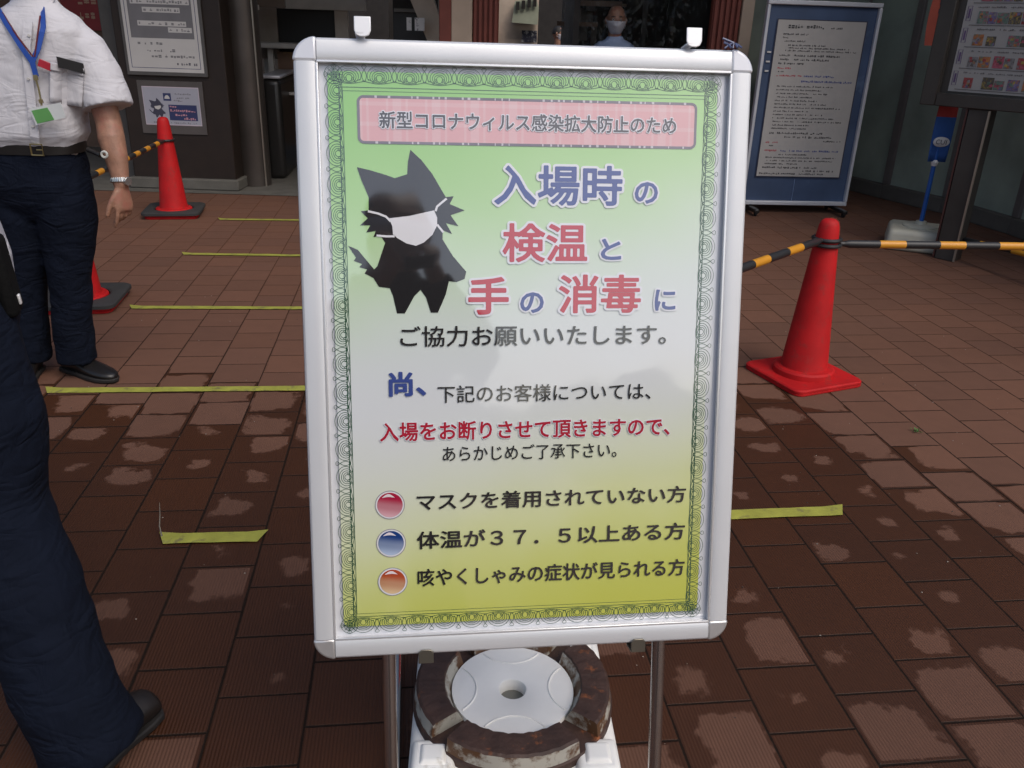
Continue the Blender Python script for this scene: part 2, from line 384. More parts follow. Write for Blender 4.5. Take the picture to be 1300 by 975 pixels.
# passage behind the ribbed pillar: pale far wall with awning, pictures, red notice
mb = MB(); mb.box((-.42, 13.3 + HY, 1.5), (1.24, .12, 3.0)); mb.build('passage_wall', M_beige, hall)
mb = MB(); mb.prism([(-.18, 1.42), (.19, 1.40), (.20, 1.62), (.16, 1.74), (-.14, 1.70)], 13.05 + HY, 13.2 + HY); mb.build('awning', mat('pale_green_awning', (.42, .45, .34), .7), hall)
mb = MB()
for x in (-.10, -.02, .06, .14): mb.box((x, 13.02 + HY, 1.66 + .03 * math.sin(x * 9)), (.05, .02, .11))
mb.build('awning_stripe', M_dark, hall)
mb = MB(); mb.box((-.43, 13.18 + HY, 1.27), (.10, .02, .17)); mb.build('red_notice', mat('red_notice', (.45, .03, .05), .5), hall)
mb = MB(); mb.box((.08, 13.18 + HY, 1.24), (.22, .02, .16)); mb.build('picture_panel', mat('picture_panel', (.03, .03, .05), .4, col2=(.4, .4, .4), c2scale=18, c2thr=.58), hall)
# left part: gate frames, ceiling beams, sloping panel
mb = MB(); mb.box((-1.35, 9.4 + HY, 1.75), (1.9, .12, .10)); mb.box((-1.6, 8.6 + HY, 1.62), (1.3, .10, .07)); mb.build('overhead_beam', mat('grey_beam', (.42, .40, .37), .6), hall, bevel=.006)
mb = MB(); mb.box((-2.62, 9.2 + HY, 1.5), (.06, .08, 3.0)); mb.build('gate_upright', mat('grey_beam', (.2, .2, .2)), hall)
mb = MB(); mb.box((-2.47, 9.6 + HY, 1.5), (.28, .1, 3.0)); mb.box((-1.35, 9.7 + HY, 1.5), (.16, .1, 3.0)); mb.build('beige_panel', mat('dim_beige', (.33, .27, .22), .7), hall)
mb = MB(); mb.prism([(-1.18, 1.85), (-.93, 1.85), (-.72, 1.22), (-.90, 1.22)], 8.5 + HY, 8.62 + HY); mb.build('sloping_panel', mat('slope_panel', (.50, .41, .32), .7), hall)
mb = MB()
for x in (-1.06, -.985, -.94): mb.box((x, 8.40 + HY, 1.37), (.045, .01, .11))
mb.build('paper_notice', mat('notice_paper', (.75, .73, .70), .7, col2=(.05, .05, .06), c2scale=25), hall)
mb = MB(); mb.box((-.80, 9.3 + HY, 1.35), (.22, .02, .22)); mb.build('faded_poster', mat('faded_poster', (.20, .10, .10), .6, col2=(.12, .15, .13), c2scale=14), hall)

def slab(name, x0, y0, x1, y1, Y, col, d=.06):
    a, b_ = at(x0, y1, Y), at(x1, y0, Y)
    MB().box(((a.x + b_.x) / 2, Y + HY + d / 2, (a.z + b_.z) / 2), (abs(b_.x - a.x), d, abs(b_.z - a.z))).build(name, mat(name + '_tone', col, .55), hall, bevel=.004)
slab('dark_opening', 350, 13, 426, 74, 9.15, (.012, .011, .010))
slab('light_beam', 362, -4, 464, 11, 9.05, (.46, .44, .40)); slab('beige_post', 427, 12, 441, 74, 9.08, (.40, .34, .28))
slab('pale_upright', 316, 4, 322, 74, 8.98, (.50, .48, .44)); slab('tan_board', 327, -4, 349, 74, 9.12, (.24, .20, .165))
slab('ceiling_truss', 246, -6, 360, 6, 8.6, (.12, .09, .07)); slab('glass_door', 500, -6, 556, 74, 8.9, (.035, .034, .033), .03)
slab('door_rail', 500, 12, 556, 15, 8.86, (.22, .21, .20), .03); slab('wall_lamp', 311, 6, 327, 12, 8.55, (.80, .78, .72), .05)
# turnstile gates
def turnstile(x, y, label):
    t = thing('turnstile', label, 'gate', (x, y, .004), R(6), 'ticket gate cabinets in the entrance')
    mb = MB(); mb.box((0, .45, .44), (.17, 1.0, .88)); mb.build('cabinet', mat('black_gate', (.016, .015, .014), .35), t, bevel=.05, seg=4)
    mb = MB(); mb.box((0, .45, .895), (.19, 1.02, .03)); mb.build('top_plate', mat('steel_top', (.52, .52, .55), .35, metal=.4), t, bevel=.012)
    mb = MB(); mb.box((.15, .45, .72), (.22, .03, .03)); mb.build('barrier_arm', mat('grey_beam', (.2, .2, .2)), t, bevel=.008)
    return t
turnstile(-2.25, 7.95, 'black ticket gate cabinet with pale top beside the bronze round column')
t2_ = turnstile(-1.45, 8.35, 'black ticket gate cabinet farther back, behind the poster stand')
rl = thing('gate_counter', 'grey counter rail on thin posts behind the ticket gates', 'counter', (-2.0, 8.9, .004))
MB().box((0, 0, 1.13), (1.3, .3, .05)).build('counter_top', mat('grey_beam', (.2, .2, .2)), rl, bevel=.01)
for x in (-.5, .5): MB().box((x, 0, .553), (.05, .05, 1.1)).build('leg', mat('grey_beam', (.2, .2, .2)), rl)
MB().box((0, .06, .62), (.9, .02, .9)).build('front_panel', mat('mottled_front', (.14, .08, .05), .6, col2=(.25, .16, .05), c2scale=6), rl)

# brown pillar with two notices, bronze round column
pl = thing('notice_pillar', 'dark brown square pillar carrying a framed notice and a smaller one', 'pillar', (-2.87, 7.55, 0))
MB().box((.0, .0, 1.5), (.88, .5, 3.0)).build('shaft', M_brown, pl, bevel=.01)
MB().box((-.53, .06, 1.5), (.17, .30, 3.0)).build('side_post', M_grey, pl, bevel=.01)
MB().box((0, -.02, .05), (.94, .56, .09)).build('plinth', M_conc, pl, bevel=.01)
bc = thing('round_column', 'round bronze metal column between the brown pillar and the ticket gates', 'column', (-2.36, 7.62, 0))
MB().lathe([(.135, .004), (.135, 3.0)], 40).build('shaft', M_bronze, bc)
MB().box((.115, -.085, 1.5), (.012, .012, 3.0)).build('bright_strip', mat('strip_metal', (.4, .36, .3), .3, metal=.7), bc)  # pale strip put in for the column's vertical highlight
M_ink = mat('dark_ink', (.05, .05, .075), .6); M_greyprint = mat('grey_print', (.17, .165, .17), .6)
M_navy = mat('navy_ink', (.03, .04, .12), .6); M_pinkink = mat('pink_ink', (.62, .30, .34), .6); M_redink = mat('red_ink', (.55, .08, .10), .6)
M_paper = mat('notice_white', (.56, .54, .51), .55, var=.04); M_blueink = mat('blue_ink', (.05, .12, .36), .6)
def dashes(mb, x0, x1, z, hgt, y, mi=0, dens=.8):
    """a row of print too small to read: short marks of uneven width and height"""
    x = x0
    while x < x1 - hgt * .3:
        w = hgt * random.uniform(.35, .95)
        if random.random() < dens:
            hh = hgt * random.uniform(.55, 1); zc = z + random.uniform(-.1, .1) * hgt
            for q in range(random.choice((1, 2, 2))):
                zz = zc + (q - .5) * hh * .45
                mb.rect(x, zz - hh * .17, min(x + w, x1), zz + hh * .17, y, mi)
            if random.random() < .6: mb.rect(x + w * .4, zc - hh * .45, x + w * .58, zc + hh * .45, y - .0002, mi)
        x += w + hgt * .22
PY = 7.295
nb = thing('framed_notice', 'tall framed white notice with a grey text panel on the brown pillar', 'notice', (-2.905, PY - .012, .95))
MB().box((0, 0, .36), (.66, .018, .78)).build('backing', mat('notice_backing', (.09, .085, .08), .5), nb, bevel=.004)
MB().rect(-.305, .0, .305, .70, -.0105).build('sheet', M_paper, nb)
mb = MB(); mb.strip([(-.28, .03), (.28, .03), (.28, .69), (-.28, .69)], .006, -.011, True); mb.build('border_line', M_navy, nb)
MB().rect(-.255, .255, .255, .575, -.011).build('grey_panel', M_greyprint, nb)
mb = MB()
for z, a, b_ in ((.525, -.23, .24), (.465, -.14, .16), (.365, -.19, .20), (.32, .05, .24)): mb.rect(a, z - .019, b_, z + .019, -.0115)
mb.build('text_halo', M_paper, nb)
mb = MB()
for z, a, b_ in ((.525, -.22, .23), (.465, -.13, .15), (.365, -.18, .19), (.32, .06, .23)): dashes(mb, a, b_, z, .026, -.012)
for z, a, b_ in ((.215, -.21, .0), (.165, -.14, .10), (.12, -.11, .24)): dashes(mb, a, b_, z, .028, -.0115)
mb.build('printed_text', M_greyprint, nb)
mb = MB(); dashes(mb, .09, .255, .065, .026, -.0115); mb.build('signature_text', M_ink, nb)
mb = MB(); mb.flat([(-.2, .625), (-.05, .615), (.15, .625), (.2, .64), (.1, .645), (0, .635), (-.12, .645)], -.0115); mb.build('blue_swash', M_blueink, nb)

# generic black cat with a face mask, as a plain outline (board coordinates filled in by the callers)
CAT = [(453, 212), (470, 216), (490, 222), (501, 226), (517, 221), (518, 205), (521, 190), (535, 203), (549, 221), (560, 240), (566, 250), (576, 249), (571, 259), (590, 267),
       (572, 273), (582, 287), (566, 283), (574, 297), (562, 292), (562, 304), (575, 325), (592, 345), (590, 354), (580, 358), (570, 357), (566, 374), (556, 397), (547, 397),
       (541, 378), (534, 368), (526, 376), (514, 398), (504, 398), (499, 376), (495, 366), (481, 364), (474, 353), (463, 347), (466, 342), (456, 339), (460, 335), (449, 331), (452, 327), (442, 312), (454, 317), (464, 329),
       (475, 342), (479, 338), (485, 320), (489, 308), (483, 299), (474, 301), (477, 293), (465, 295), (470, 286), (457, 286), (467, 277), (458, 268), (468, 267), (468, 250), (459, 229)]
MASK = [(495, 277), (520, 274), (551, 267), (555, 276), (555, 286), (549, 298), (538, 308), (528, 312), (516, 309), (504, 302), (499, 297), (499, 288)]
sn = thing('small_notice', 'small laminated notice with a black cat and pink text, below the framed notice', 'notice', (-2.905, PY - .004, .50))
MB().box((.0, 0, .17), (.54, .006, .42)).build('backing', mat('laminate', (.10, .09, .085), .3), sn)
MB().rect(-.235, .03, .235, .335, -.0036).build('sheet', mat('lilac_paper', (.38, .38, .43), .4, var=.05), sn)
mb = MB(); mb.strip([(-.232, .033), (.232, .033), (.232, .332), (-.232, .332)], .007, -.0040, True); mb.build('border_line', mat('pale_pink', (.6, .5, .55), .5), sn)
f2 = lambda p: (-.19 + (p[0] - 450) * .00092, .245 - (p[1] - 190) * .00075)
MB().flat([f2(p) for p in CAT], -.0042).build('cat_drawing', M_ink, sn)
MB().flat([f2(p) for p in MASK], -.0046).build('cat_mask', M_paper, sn)
mb = MB(); mb.rect(-.03, .07, .205, .195, -.0042); mb.build('dark_panel', M_navy, sn)
mb = MB(); mb.rect(-.065, .225, .0, .285, -.0042); mb.build('emblem_panel', M_navy, sn)
mb = MB(); mb.flat([(-.055 + .022 + .022 * math.cos(a), .24 + .03 * math.sin(a)) for a in [math.pi * i / 8 for i in range(9)]], -.0046); mb.build('emblem', M_paper, sn)
mb = MB()
for z, a, b_ in ((.18, -.02, .04), (.148, -.02, .19), (.115, .02, .12), (.085, .09, .19)): dashes(mb, a, b_, z, .022, -.0046, dens=1)
mb.build('pink_text', M_pinkink, sn)
mb = MB()
for z, a, b_ in ((.28, .02, .17), (.25, .02, .15), (.228, .02, .09), (.05, -.17, .2)): dashes(mb, a, b_, z, .016, -.0042)
mb.build('grey_text', M_greyprint, sn)

# red poster behind the standing man
rp = thing('red_poster', 'red poster with pale lettering on the wall behind the man in white', 'poster', (-4.72, 9.50, 1.20))
MB().box((0, 0, .2), (.62, .012, .40)).build('sheet', mat('red_poster', (.30, .022, .028), .5), rp)
mb = MB(); dashes(mb, -.2, .28, .28, .08, -.0075); dashes(mb, -.1, .25, .14, .09, -.0075); mb.build('printed_text', mat('poster_pale', (.5, .32, .22), .6), rp)

# glazed wall on the right with low kerb and mullions
gw = thing('glazed_wall', 'dark green glazed wall with grey mullions on the right', 'wall', (3.5, 7.6, 0))
GO = Vector((-3.5, -7.6, 0))
pts = [Vector(p) for p in ((1.885, 7.72, 0), (3.22, 8.62, 0), (3.47, 8.02, 0), (3.75, 7.40, 0), (3.93, 6.60, 0), (4.12, 5.2, 0), (4.3, 3.2, 0))]
M_glass = mat('green_glass', (.32, .36, .30), .25, var=.25, nscale=2.5, spec=.8)
M_mull = mat('mauve_mullion', (.17, .145, .135), .5, var=.1)
M_kerb = mat('kerb_stone', (.12, .105, .09), .8, var=.15)
for i in range(len(pts) - 1):
    a, b_ = pts[i] + GO, pts[i + 1] + GO
    nrm = Vector((-(b_ - a).y, (b_ - a).x, 0)).normalized() * .04
    mb = MB(); mb.add([a + Vector((0, 0, .13)), b_ + Vector((0, 0, .13)), b_ + Vector((0, 0, 3.2)), a + Vector((0, 0, 3.2)),
                      a - nrm * .5 + Vector((0, 0, .13)), b_ - nrm * .5 + Vector((0, 0, .13)), b_ - nrm * .5 + Vector((0, 0, 3.2)), a - nrm * .5 + Vector((0, 0, 3.2))],
                     [(0, 1, 2, 3), (7, 6, 5, 4), (0, 4, 5, 1), (1, 5, 6, 2), (2, 6, 7, 3), (3, 7, 4, 0)]); mb.build('glass_panel', M_glass, gw)
    an = math.atan2((b_ - a).y, (b_ - a).x)
    mb = MB(); mb.box((0, 0, .065), ((b_ - a).length, .16, .13)); mb.build('kerb', M_kerb, gw, loc=(a + b_) / 2, rot=(0, 0, an), bevel=.008)
    if i: MB().box((0, 0, 1.667), (.075, .10, 3.07)).build('mullion', M_mull, gw, loc=a, rot=(0, 0, an), bevel=.005)

# ================================================================== blue framed notice board on casters
bl = thing('blue_notice_board', 'white framed blue notice board on casters with a long printed sheet', 'notice board', (2.325, 7.16, 0), R(5)); bl.scale.x = .835
MB().box((0, .02, .845), (1.07, .03, 1.53)).build('panel', mat('blue_panel', (.055, .088, .165), .5, var=.3, nscale=2.2, col2=(.12, .18, .28), c2thr=.63, c2scale=2.5), bl)
M_alu2 = mat('white_aluminium', (.62, .63, .66), .4, metal=.2, var=.04)
for n_, c_, d_ in (('frame_rail', (0, 0, 1.62), (1.10, .05, .034)), ('frame_rail', (0, 0, .083), (1.10, .05, .034)), ('frame_rail', (-.535, 0, .851), (.03, .05, 1.50)), ('frame_rail', (.535, 0, .851), (.03, .05, 1.50))):
    MB().box(c_, d_).build(n_, M_alu2, bl, bevel=.006)
MB().box((0, -.003, .90), (.86, .008, 1.20)).build('sheet', mat('sheet_paper', (.46, .44, .41), .5, var=.04), bl)
mb = MB(); mb.strip([(-.43, .30), (.43, .30), (.43, 1.50), (-.43, 1.50)], .012, -.0075, True); mb.build('sheet_edge', M_ink, bl)
tb, trd, tbl = MB(), MB(), MB()
zz = [(1.45, -.36, .05, .034, 0), (1.445, .09, .2, .018, 0), (1.395, -.36, -.12, .016, 0), (1.37, -.36, -.28, .016, 0), (1.345, -.34, -.14, .014, 0), (1.315, -.30, .06, .014, 0), (1.295, -.30, .30, .014, 0), (1.275, -.32, .38, .014, 0),
      (1.24, -.37, .22, .018, 0), (1.21, -.37, .12, .018, 0), (1.18, -.37, -.12, .018, 0), (1.145, -.37, -.24, .016, 1), (1.12, -.37, -.3, .014, 0), (1.09, -.37, -.12, .018, 1), (1.09, -.1, .25, .018, 2), (1.05, -.12, .38, .018, 2)]
z = 1.01
while z > .66:
    zz.append((z, -.35, random.uniform(-.05, .36), .014, 0)); z -= .027
zz += [(.65, -.38, .18, .020, 0), (.62, -.2, .28, .020, 0), (.59, .2, .38, .016, 0), (.575, -.38, -.26, .016, 1), (.55, -.38, -.3, .014, 0), (.51, -.38, -.26, .018, 1), (.51, -.22, .38, .018, 2), (.48, -.24, .05, .014, 0),
       (.455, -.36, .36, .014, 0), (.43, -.36, .34, .014, 0), (.405, -.36, -.02, .014, 0), (.375, -.38, .18, .018, 0), (.35, .02, .36, .018, 0), (.325, -.40, .26, .018, 0)]
for z, a, b_, hh, c_ in zz: dashes((tb, trd, tbl)[c_], a, b_, z, hh, -.0085)
tb.build('printed_text', mat('text_black', (.06, .06, .06), .6), bl); trd.build('red_text', M_redink, bl); tbl.build('blue_text', mat('text_blue', (.07, .10, .33), .6), bl)
for sx in (-.45, .45):
    l_ = MB().box((sx, 0, .045), (.05, .40, .03)).build('foot', mat('black_gate', (0, 0, 0)), bl, bevel=.006)
    for sy in (-.17, .17):
        mb = MB(); mb.lathe([(.0, -.012), (.022, -.012), (.026, -.006), (.026, .006), (.022, .012), (0, .012)], 16)
        mb.build('caster', mat('black_rubber', (.012, .012, .012), .7), bl, loc=(sx, sy, .027), rot=(0, R(90), 0))
mb = MB()
for z in (1.26, 1.19, 1.12): mb.box((-.47, -.002, z), (.035, .01, .012))
mb.build('white_stripe', M_white, bl)
MB().box((-.02, .003, .19), (.004, .008, .18)).build('panel_seam', mat('pale_blue_line', (.2, .28, .45), .5), bl)

# ================================================================== menu board on posts
MD = Vector((.68, -.733, 0)).normalized(); MA = math.atan2(MD.y, MD.x)
mbd = thing('menu_board', 'dark framed board of small product pictures on steel posts', 'menu board', (2.69, 5.97, 0), MA)
M_frame = mat('dark_bronze_frame', (.058, .052, .046), .4, metal=.3, var=.25, nscale=4)
MB().box((.85, .04, 1.62), (1.7, .06, 1.26)).build('backing', M_frame, mbd, bevel=.004)
for c_, d_ in (((.05, -.01, 1.62), (.10, .05, 1.26)), ((1.65, -.01, 1.62), (.10, .05, 1.26)), ((.85, -.01, 1.03), (1.5, .05, .08)), ((.85, -.01, 2.21), (1.5, .05, .08))):
    MB().box(c_, d_).build('frame_rail', M_frame, mbd, bevel=.006)
MB().rect(.15, 1.085, 1.55, 2.165, .006).build('sheet', mat('menu_sheet', (.30, .29, .275), .5, var=.05), mbd)
pal = [(.32, .12, .04), (.25, .04, .04), (.30, .22, .05), (.10, .15, .12), (.18, .17, .17), (.12, .10, .19), (.30, .07, .10), (.07, .06, .05)]
pm = [mat('menu_print_%s' % n_, c_, .6, var=.5, nscale=45, col2=pal[(i_ + 3) % 8], c2scale=50, c2thr=.56) for i_, (n_, c_) in enumerate(zip(('orange', 'crimson', 'mustard', 'teal', 'grey', 'violet', 'pink', 'coffee'), pal))]
txt, tg = MB(), MB()
zr = 1.11
for rrow in range(8):
    x = .235 - .0
    txt.rect(.19, zr - .012, 1.52, zr - .008, .004)
    dashes(txt, .225, 1.50, zr + .094, .012, .004)
    tg.strip([(.165, zr + .015), (.19, zr + .015), (.19, zr + .10), (.165, zr + .10)], .004, .0045, True)
    tg.rect(.172, zr + .03, .183, zr + .085, .0045)
    while x < 1.50:
        w = random.uniform(.045, .07)
        if random.random() < .9:
            hh = random.uniform(.055, .075); mi = random.randrange(8); pic = MB()
            pic.rect(x, zr, x + w, zr + hh, .0042, mi)
            for _ in range(4):
                px_ = x + random.uniform(0, w * .7); pz = zr + random.uniform(0, hh * .75)
                pic.rect(px_, pz, px_ + w * .28, pz + hh * .25, .0040 - .0001 * _, random.randrange(8))
            pic.build('product_picture', pm, mbd)
        x += w + random.choice((.004, .004, .006, .02))
    zr += .128
txt.build('price_text', mat('menu_text', (.10, .09, .09), .6), mbd); tg.build('row_label', [mat('menu_label', (.10, .06, .14), .6)], mbd)
for x in (.38, 1.45):
    pst = MB().box((x, .05, .495), (.13, .13, .99)).build('post', M_frame, mbd, bevel=.006)
    MB().box((x - .075, .05, .495), (.012, .12, .98)).build('reflection_face', mat('reflected_red', (.075, .026, .02), .5), pst)  # red-brown left face: a reflection put into the colour
    MB().box((x + .07, -.025, .495), (.012, .012, .98)).build('bright_strip', mat('strip_metal', (.4, .36, .3)), pst)
# narrow orange banner
bq = at(1182, 58, 6.45)
nbn = thing('hanging_banner', 'narrow orange banner with black letters hanging in front of the glazed wall', 'banner', bq, R(-18))
MB().path([(.045, .012, .0), (.045, .012, 1.0)], .010, 10).build('pole', mat('banner_pole', (.07, .07, .07), .4), nbn)
mb = MB()
mb.loft([[Vector((-.045 - .012 * math.sin(z * 9), .002, z)), Vector((-.045 - .012 * math.sin(z * 9), -.002, z)), Vector((.035, -.004, z)), Vector((.035, .004, z))] for z in [.0 + i * .08 for i in range(12)]])
mb.build('cloth', mat('orange_cloth', (.34, .07, .045), .8), nbn)
mb = MB()
for i in range(7): dashes(mb, .0, .034, .22 + i * .06, .05, -.006, dens=1)
mb.build('black_letters', M_ink, nbn)

# ================================================================== white parasol base with blue pole and small pennant
pb = thing('water_filled_base', 'cream plastic parasol base holding a blue pole by the glazed wall', 'parasol base', (2.905, 6.05, 0), R(-22))
mb = MB(); mb.box((0, 0, .075), (.44, .44, .15), taper=.93); mb.build('tank', mat('cream_plastic', (.47, .45, .36), .5, var=.08), pb, bevel=.035, seg=4)
MB().lathe([(.12, .14), (.12, .158), (.10, .168), (.04, .168), (.035, .19), (.0, .19)], 28).build('socket_collar', mat('cream_plastic', (0, 0, 0)), pb)
fp = thing('pennant', 'small blue and red pennant with white oval on a blue pole', 'flag', (2.905, 6.05, .188), R(8))
MB().path([(0, 0, 0), (0, 0, 1.05)], .015, 12).build('pole', mat('blue_pole', (.015, .10, .38), .4), fp)
mb = MB(); rows_ = []
NZ = 12
def flag_y(x, z): return -.025 + .02 * math.sin(x * 26 + z * 5)
for kz in range(NZ + 1):
    z = .42 + kz * .05
    for kx in range(9):
        x = -.066 + kx * .0155; rows_.append((x, flag_y(x, z), z))
fs = [(a * 9 + b_, a * 9 + b_ + 1, (a + 1) * 9 + b_ + 1, (a + 1) * 9 + b_) for a in range(NZ) for b_ in range(8)]
mb.add(rows_, fs)
for i_, f_ in enumerate(mb.bm.faces): f_.material_index = 1 if (i_ // 8) >= 6 else 0
fo = mb.build('cloth', [mat('flag_blue', (.02, .085, .30), .75), mat('flag_red', (.32, .03, .03), .75)], fp, normals=False)
so = fo.modifiers.new('thick', 'SOLIDIFY'); so.thickness = .002; so.offset = 0
mb = MB(); mb.flat([(-.004 + .050 * math.cos(a), .555 + .034 * math.sin(a)) for a in [2 * math.pi * i / 24 for i in range(24)]], 0)
for v in mb.bm.verts: v.co.y = flag_y(v.co.x, v.co.z) - .010
mb.build('oval_patch', M_white, fp)
MB().lathe([(.0, .0), (.02, .005), (.025, .03), (.012, .05), (0, .055)], 16).build('pole_clip', M_white, fp, loc=(0, 0, .385))

# ================================================================== text
def text_mesh(body):
    cu = bpy.data.curves.new('lettering', 'FONT'); cu.body = body; cu.size = 1; cu.resolution_u = 3
    cu.dimensions = '2D'; cu.fill_mode = 'BOTH'
    o = bpy.data.objects.new('lettering', cu); COL.objects.link(o)
    dg = bpy.context.evaluated_depsgraph_get(); dg.update()
    me = bpy.data.meshes.new_from_object(o.evaluated_get(dg))
    bpy.data.objects.remove(o); return me
def glyph_field(me, cell, pad):
    """signed distance (positive inside) to the letter outlines, on a grid"""
    co = np.empty(len(me.vertices) * 3); me.vertices.foreach_get('co', co); co = co.reshape(-1, 3)[:, :2]
    x0, y0 = co.min(0) - pad; x1, y1 = co.max(0) + pad
    nx, ny = int((x1 - x0) / cell) + 2, int((y1 - y0) / cell) + 2
    inside = np.zeros((ny, nx), bool); dist = np.full((ny, nx), 9.0)
    gx = x0 + np.arange(nx) * cell; gy = y0 + np.arange(ny) * cell
    cnt = {}
    me.calc_loop_triangles()
    for p in me.polygons:
        for e in p.edge_keys: cnt[e] = cnt.get(e, 0) + 1
    for t in me.loop_triangles:
        A, B, C_ = co[list(t.vertices)]
        lo = np.minimum(np.minimum(A, B), C_); hi = np.maximum(np.maximum(A, B), C_)
        i0, i1 = max(0, int((lo[0] - x0) / cell)), int((hi[0] - x0) / cell) + 2; j0, j1 = max(0, int((lo[1] - y0) / cell)), int((hi[1] - y0) / cell) + 2
        px, py = gx[i0:i1][None, :], gy[j0:j1][:, None]
        s1 = (B[0] - A[0]) * (py - A[1]) - (B[1] - A[1]) * (px - A[0]); s2 = (C_[0] - B[0]) * (py - B[1]) - (C_[1] - B[1]) * (px - B[0]); s3 = (A[0] - C_[0]) * (py - C_[1]) - (A[1] - C_[1]) * (px - C_[0])
        inside[j0:j1, i0:i1] |= ((s1 >= 0) & (s2 >= 0) & (s3 >= 0)) | ((s1 <= 0) & (s2 <= 0) & (s3 <= 0))
    for (a, b), k in cnt.items():
        if k != 1: continue
        A, B = co[a], co[b]; d = B - A; l2 = max(d.dot(d), 1e-12)
        lo = np.minimum(A, B) - pad; hi = np.maximum(A, B) + pad
        i0, i1 = max(0, int((lo[0] - x0) / cell)), int((hi[0] - x0) / cell) + 2; j0, j1 = max(0, int((lo[1] - y0) / cell)), int((hi[1] - y0) / cell) + 2
        px, py = gx[i0:i1][None, :], gy[j0:j1][:, None]
        t = np.clip(((px - A[0]) * d[0] + (py - A[1]) * d[1]) / l2, 0, 1)
        q = np.hypot(px - A[0] - t * d[0], py - A[1] - t * d[1])
        dist[j0:j1, i0:i1] = np.minimum(dist[j0:j1, i0:i1], q)
    return gx, gy, np.where(inside, dist, -dist), co
def contour_mesh(name, gx, gy, F):
    """filled outline of F > 0 (marching squares, whole cells joined into runs)"""
    vs, fs = [], []; ny, nx = F.shape; P = F > 0
    full = P[:-1, :-1] & P[:-1, 1:] & P[1:, :-1] & P[1:, 1:]; anyc = P[:-1, :-1] | P[:-1, 1:] | P[1:, :-1] | P[1:, 1:]
    for j in range(ny - 1):
        i = 0; row = full[j]
        for i in np.nonzero(anyc[j])[0]:
            if row[i]:
                if i and row[i - 1]: continue
                e = i
                while e < nx - 1 and row[e]: e += 1
                k = len(vs); vs += [(gx[i], gy[j]), (gx[e], gy[j]), (gx[e], gy[j + 1]), (gx[i], gy[j + 1])]; fs.append((k, k + 1, k + 2, k + 3)); continue
            c = [(gx[i], gy[j], F[j, i]), (gx[i + 1], gy[j], F[j, i + 1]), (gx[i + 1], gy[j + 1], F[j + 1, i + 1]), (gx[i], gy[j + 1], F[j + 1, i])]
            poly = []
            for q in range(4):
                a, b = c[q], c[(q + 1) % 4]
                if a[2] > 0: poly.append((a[0], a[1]))
                if (a[2] > 0) != (b[2] > 0):
                    t = a[2] / (a[2] - b[2]); poly.append((a[0] + t * (b[0] - a[0]), a[1] + t * (b[1] - a[1])))
            if len(poly) > 2: k = len(vs); vs += poly; fs.append(tuple(range(k, k + len(poly))))
    return vs, fs
def text_fit(name, body, u0, u1, w0, w1, d, mat_, parent, rot, bold=0., halo=None, halo_mat=None, cell=1 / 56):
    """lettering fitted to a box on a board; local axes x, z, y = -d; bold rounds and thickens the strokes"""
    me = text_mesh(body); gx, gy, F, co = glyph_field(me, cell, max(bold, halo or 0) + .04); bpy.data.meshes.remove(me)
    (ax, ay), (bx_, by_) = co.min(0) - bold, co.max(0) + bold
    kx, ky = (u1 - u0) / (bx_ - ax), (w1 - w0) / (by_ - ay)
    out = []
    for nm, off, mt, dd in (((name, bold, mat_, d),) + ((('lettering_halo', halo, halo_mat, d - .0004),) if halo else ())):
        vs, fs = contour_mesh(nm, gx, gy, F + off)
        m2 = bpy.data.meshes.new(nm)
        m2.from_pydata([(u0 + (x - ax) * kx, -dd, w0 + (y - ay) * ky) for x, y in vs], [], fs); m2.materials.append(mt)
        o = bpy.data.objects.new(nm, m2); COL.objects.link(o); o.parent = parent; o.rotation_euler = rot; out.append(o)
    return out
# pennant lettering
me_ = text_mesh('CUI')
xs = [v.co.x for v in me_.vertices]
for v in me_.vertices:
    x = -.032 + (v.co.x - min(xs)) * .05 if False else -.041 + v.co.x * .041; z = .540 + v.co.y * .046
    v.co = Vector((x, flag_y(x, z) - .019, z))
me_.materials.clear(); me_.materials.append(M_ink)
o_ = bpy.data.objects.new('lettering', me_); COL.objects.link(o_); o_.parent = fp

# ================================================================== POSTER STAND
LEAN = R(14.3); SRZ = R(7.12); SO = Vector((.057, .9065, 0))
BR = (-LEAN, 0, 0)
_U = Vector((math.cos(SRZ), math.sin(SRZ), 0)); _L = Vector((-math.sin(SRZ), math.cos(SRZ), 0))
_W = _L * math.sin(LEAN) + Vector((0, 0, 1)) * math.cos(LEAN); _N = -_L * math.cos(LEAN) + Vector((0, 0, 1)) * math.sin(LEAN)
def onb(x, y, d=-.006):
    r = ray(x, y); t = (SO + _N * d - CAMP).dot(_N) / r.dot(_N); P = CAMP + r * t - SO
    return P.dot(_U), P.dot(_W)
st = thing('poster_stand', 'large white framed poster stand with black cat drawing and Japanese notice on green', 'poster stand', SO, SRZ)
M_alu = mat('silver_frame', (.70, .71, .72), .36, metal=.32, var=.03, bump=.02, bscale=400)
M_lip = mat('bright_lip', (.80, .80, .80), .25, metal=.6, var=.02)
M_corner = mat('silver_corner', (.68, .69, .72), .25, metal=.25, var=.03, coat=.5)
M_chrome = mat('chrome_tube', (.58, .55, .52), .22, metal=1, var=.06)
M_clip = mat('clip_metal', (.85, .85, .85), .35, metal=.3, var=.05)
M_clipb = mat('aged_clip', (.22, .20, .16), .32, metal=.8, var=.2)
UL, UR, WB, WT = -.3275, .3185, .5245, 1.421
RW, CR = .0315, .0322
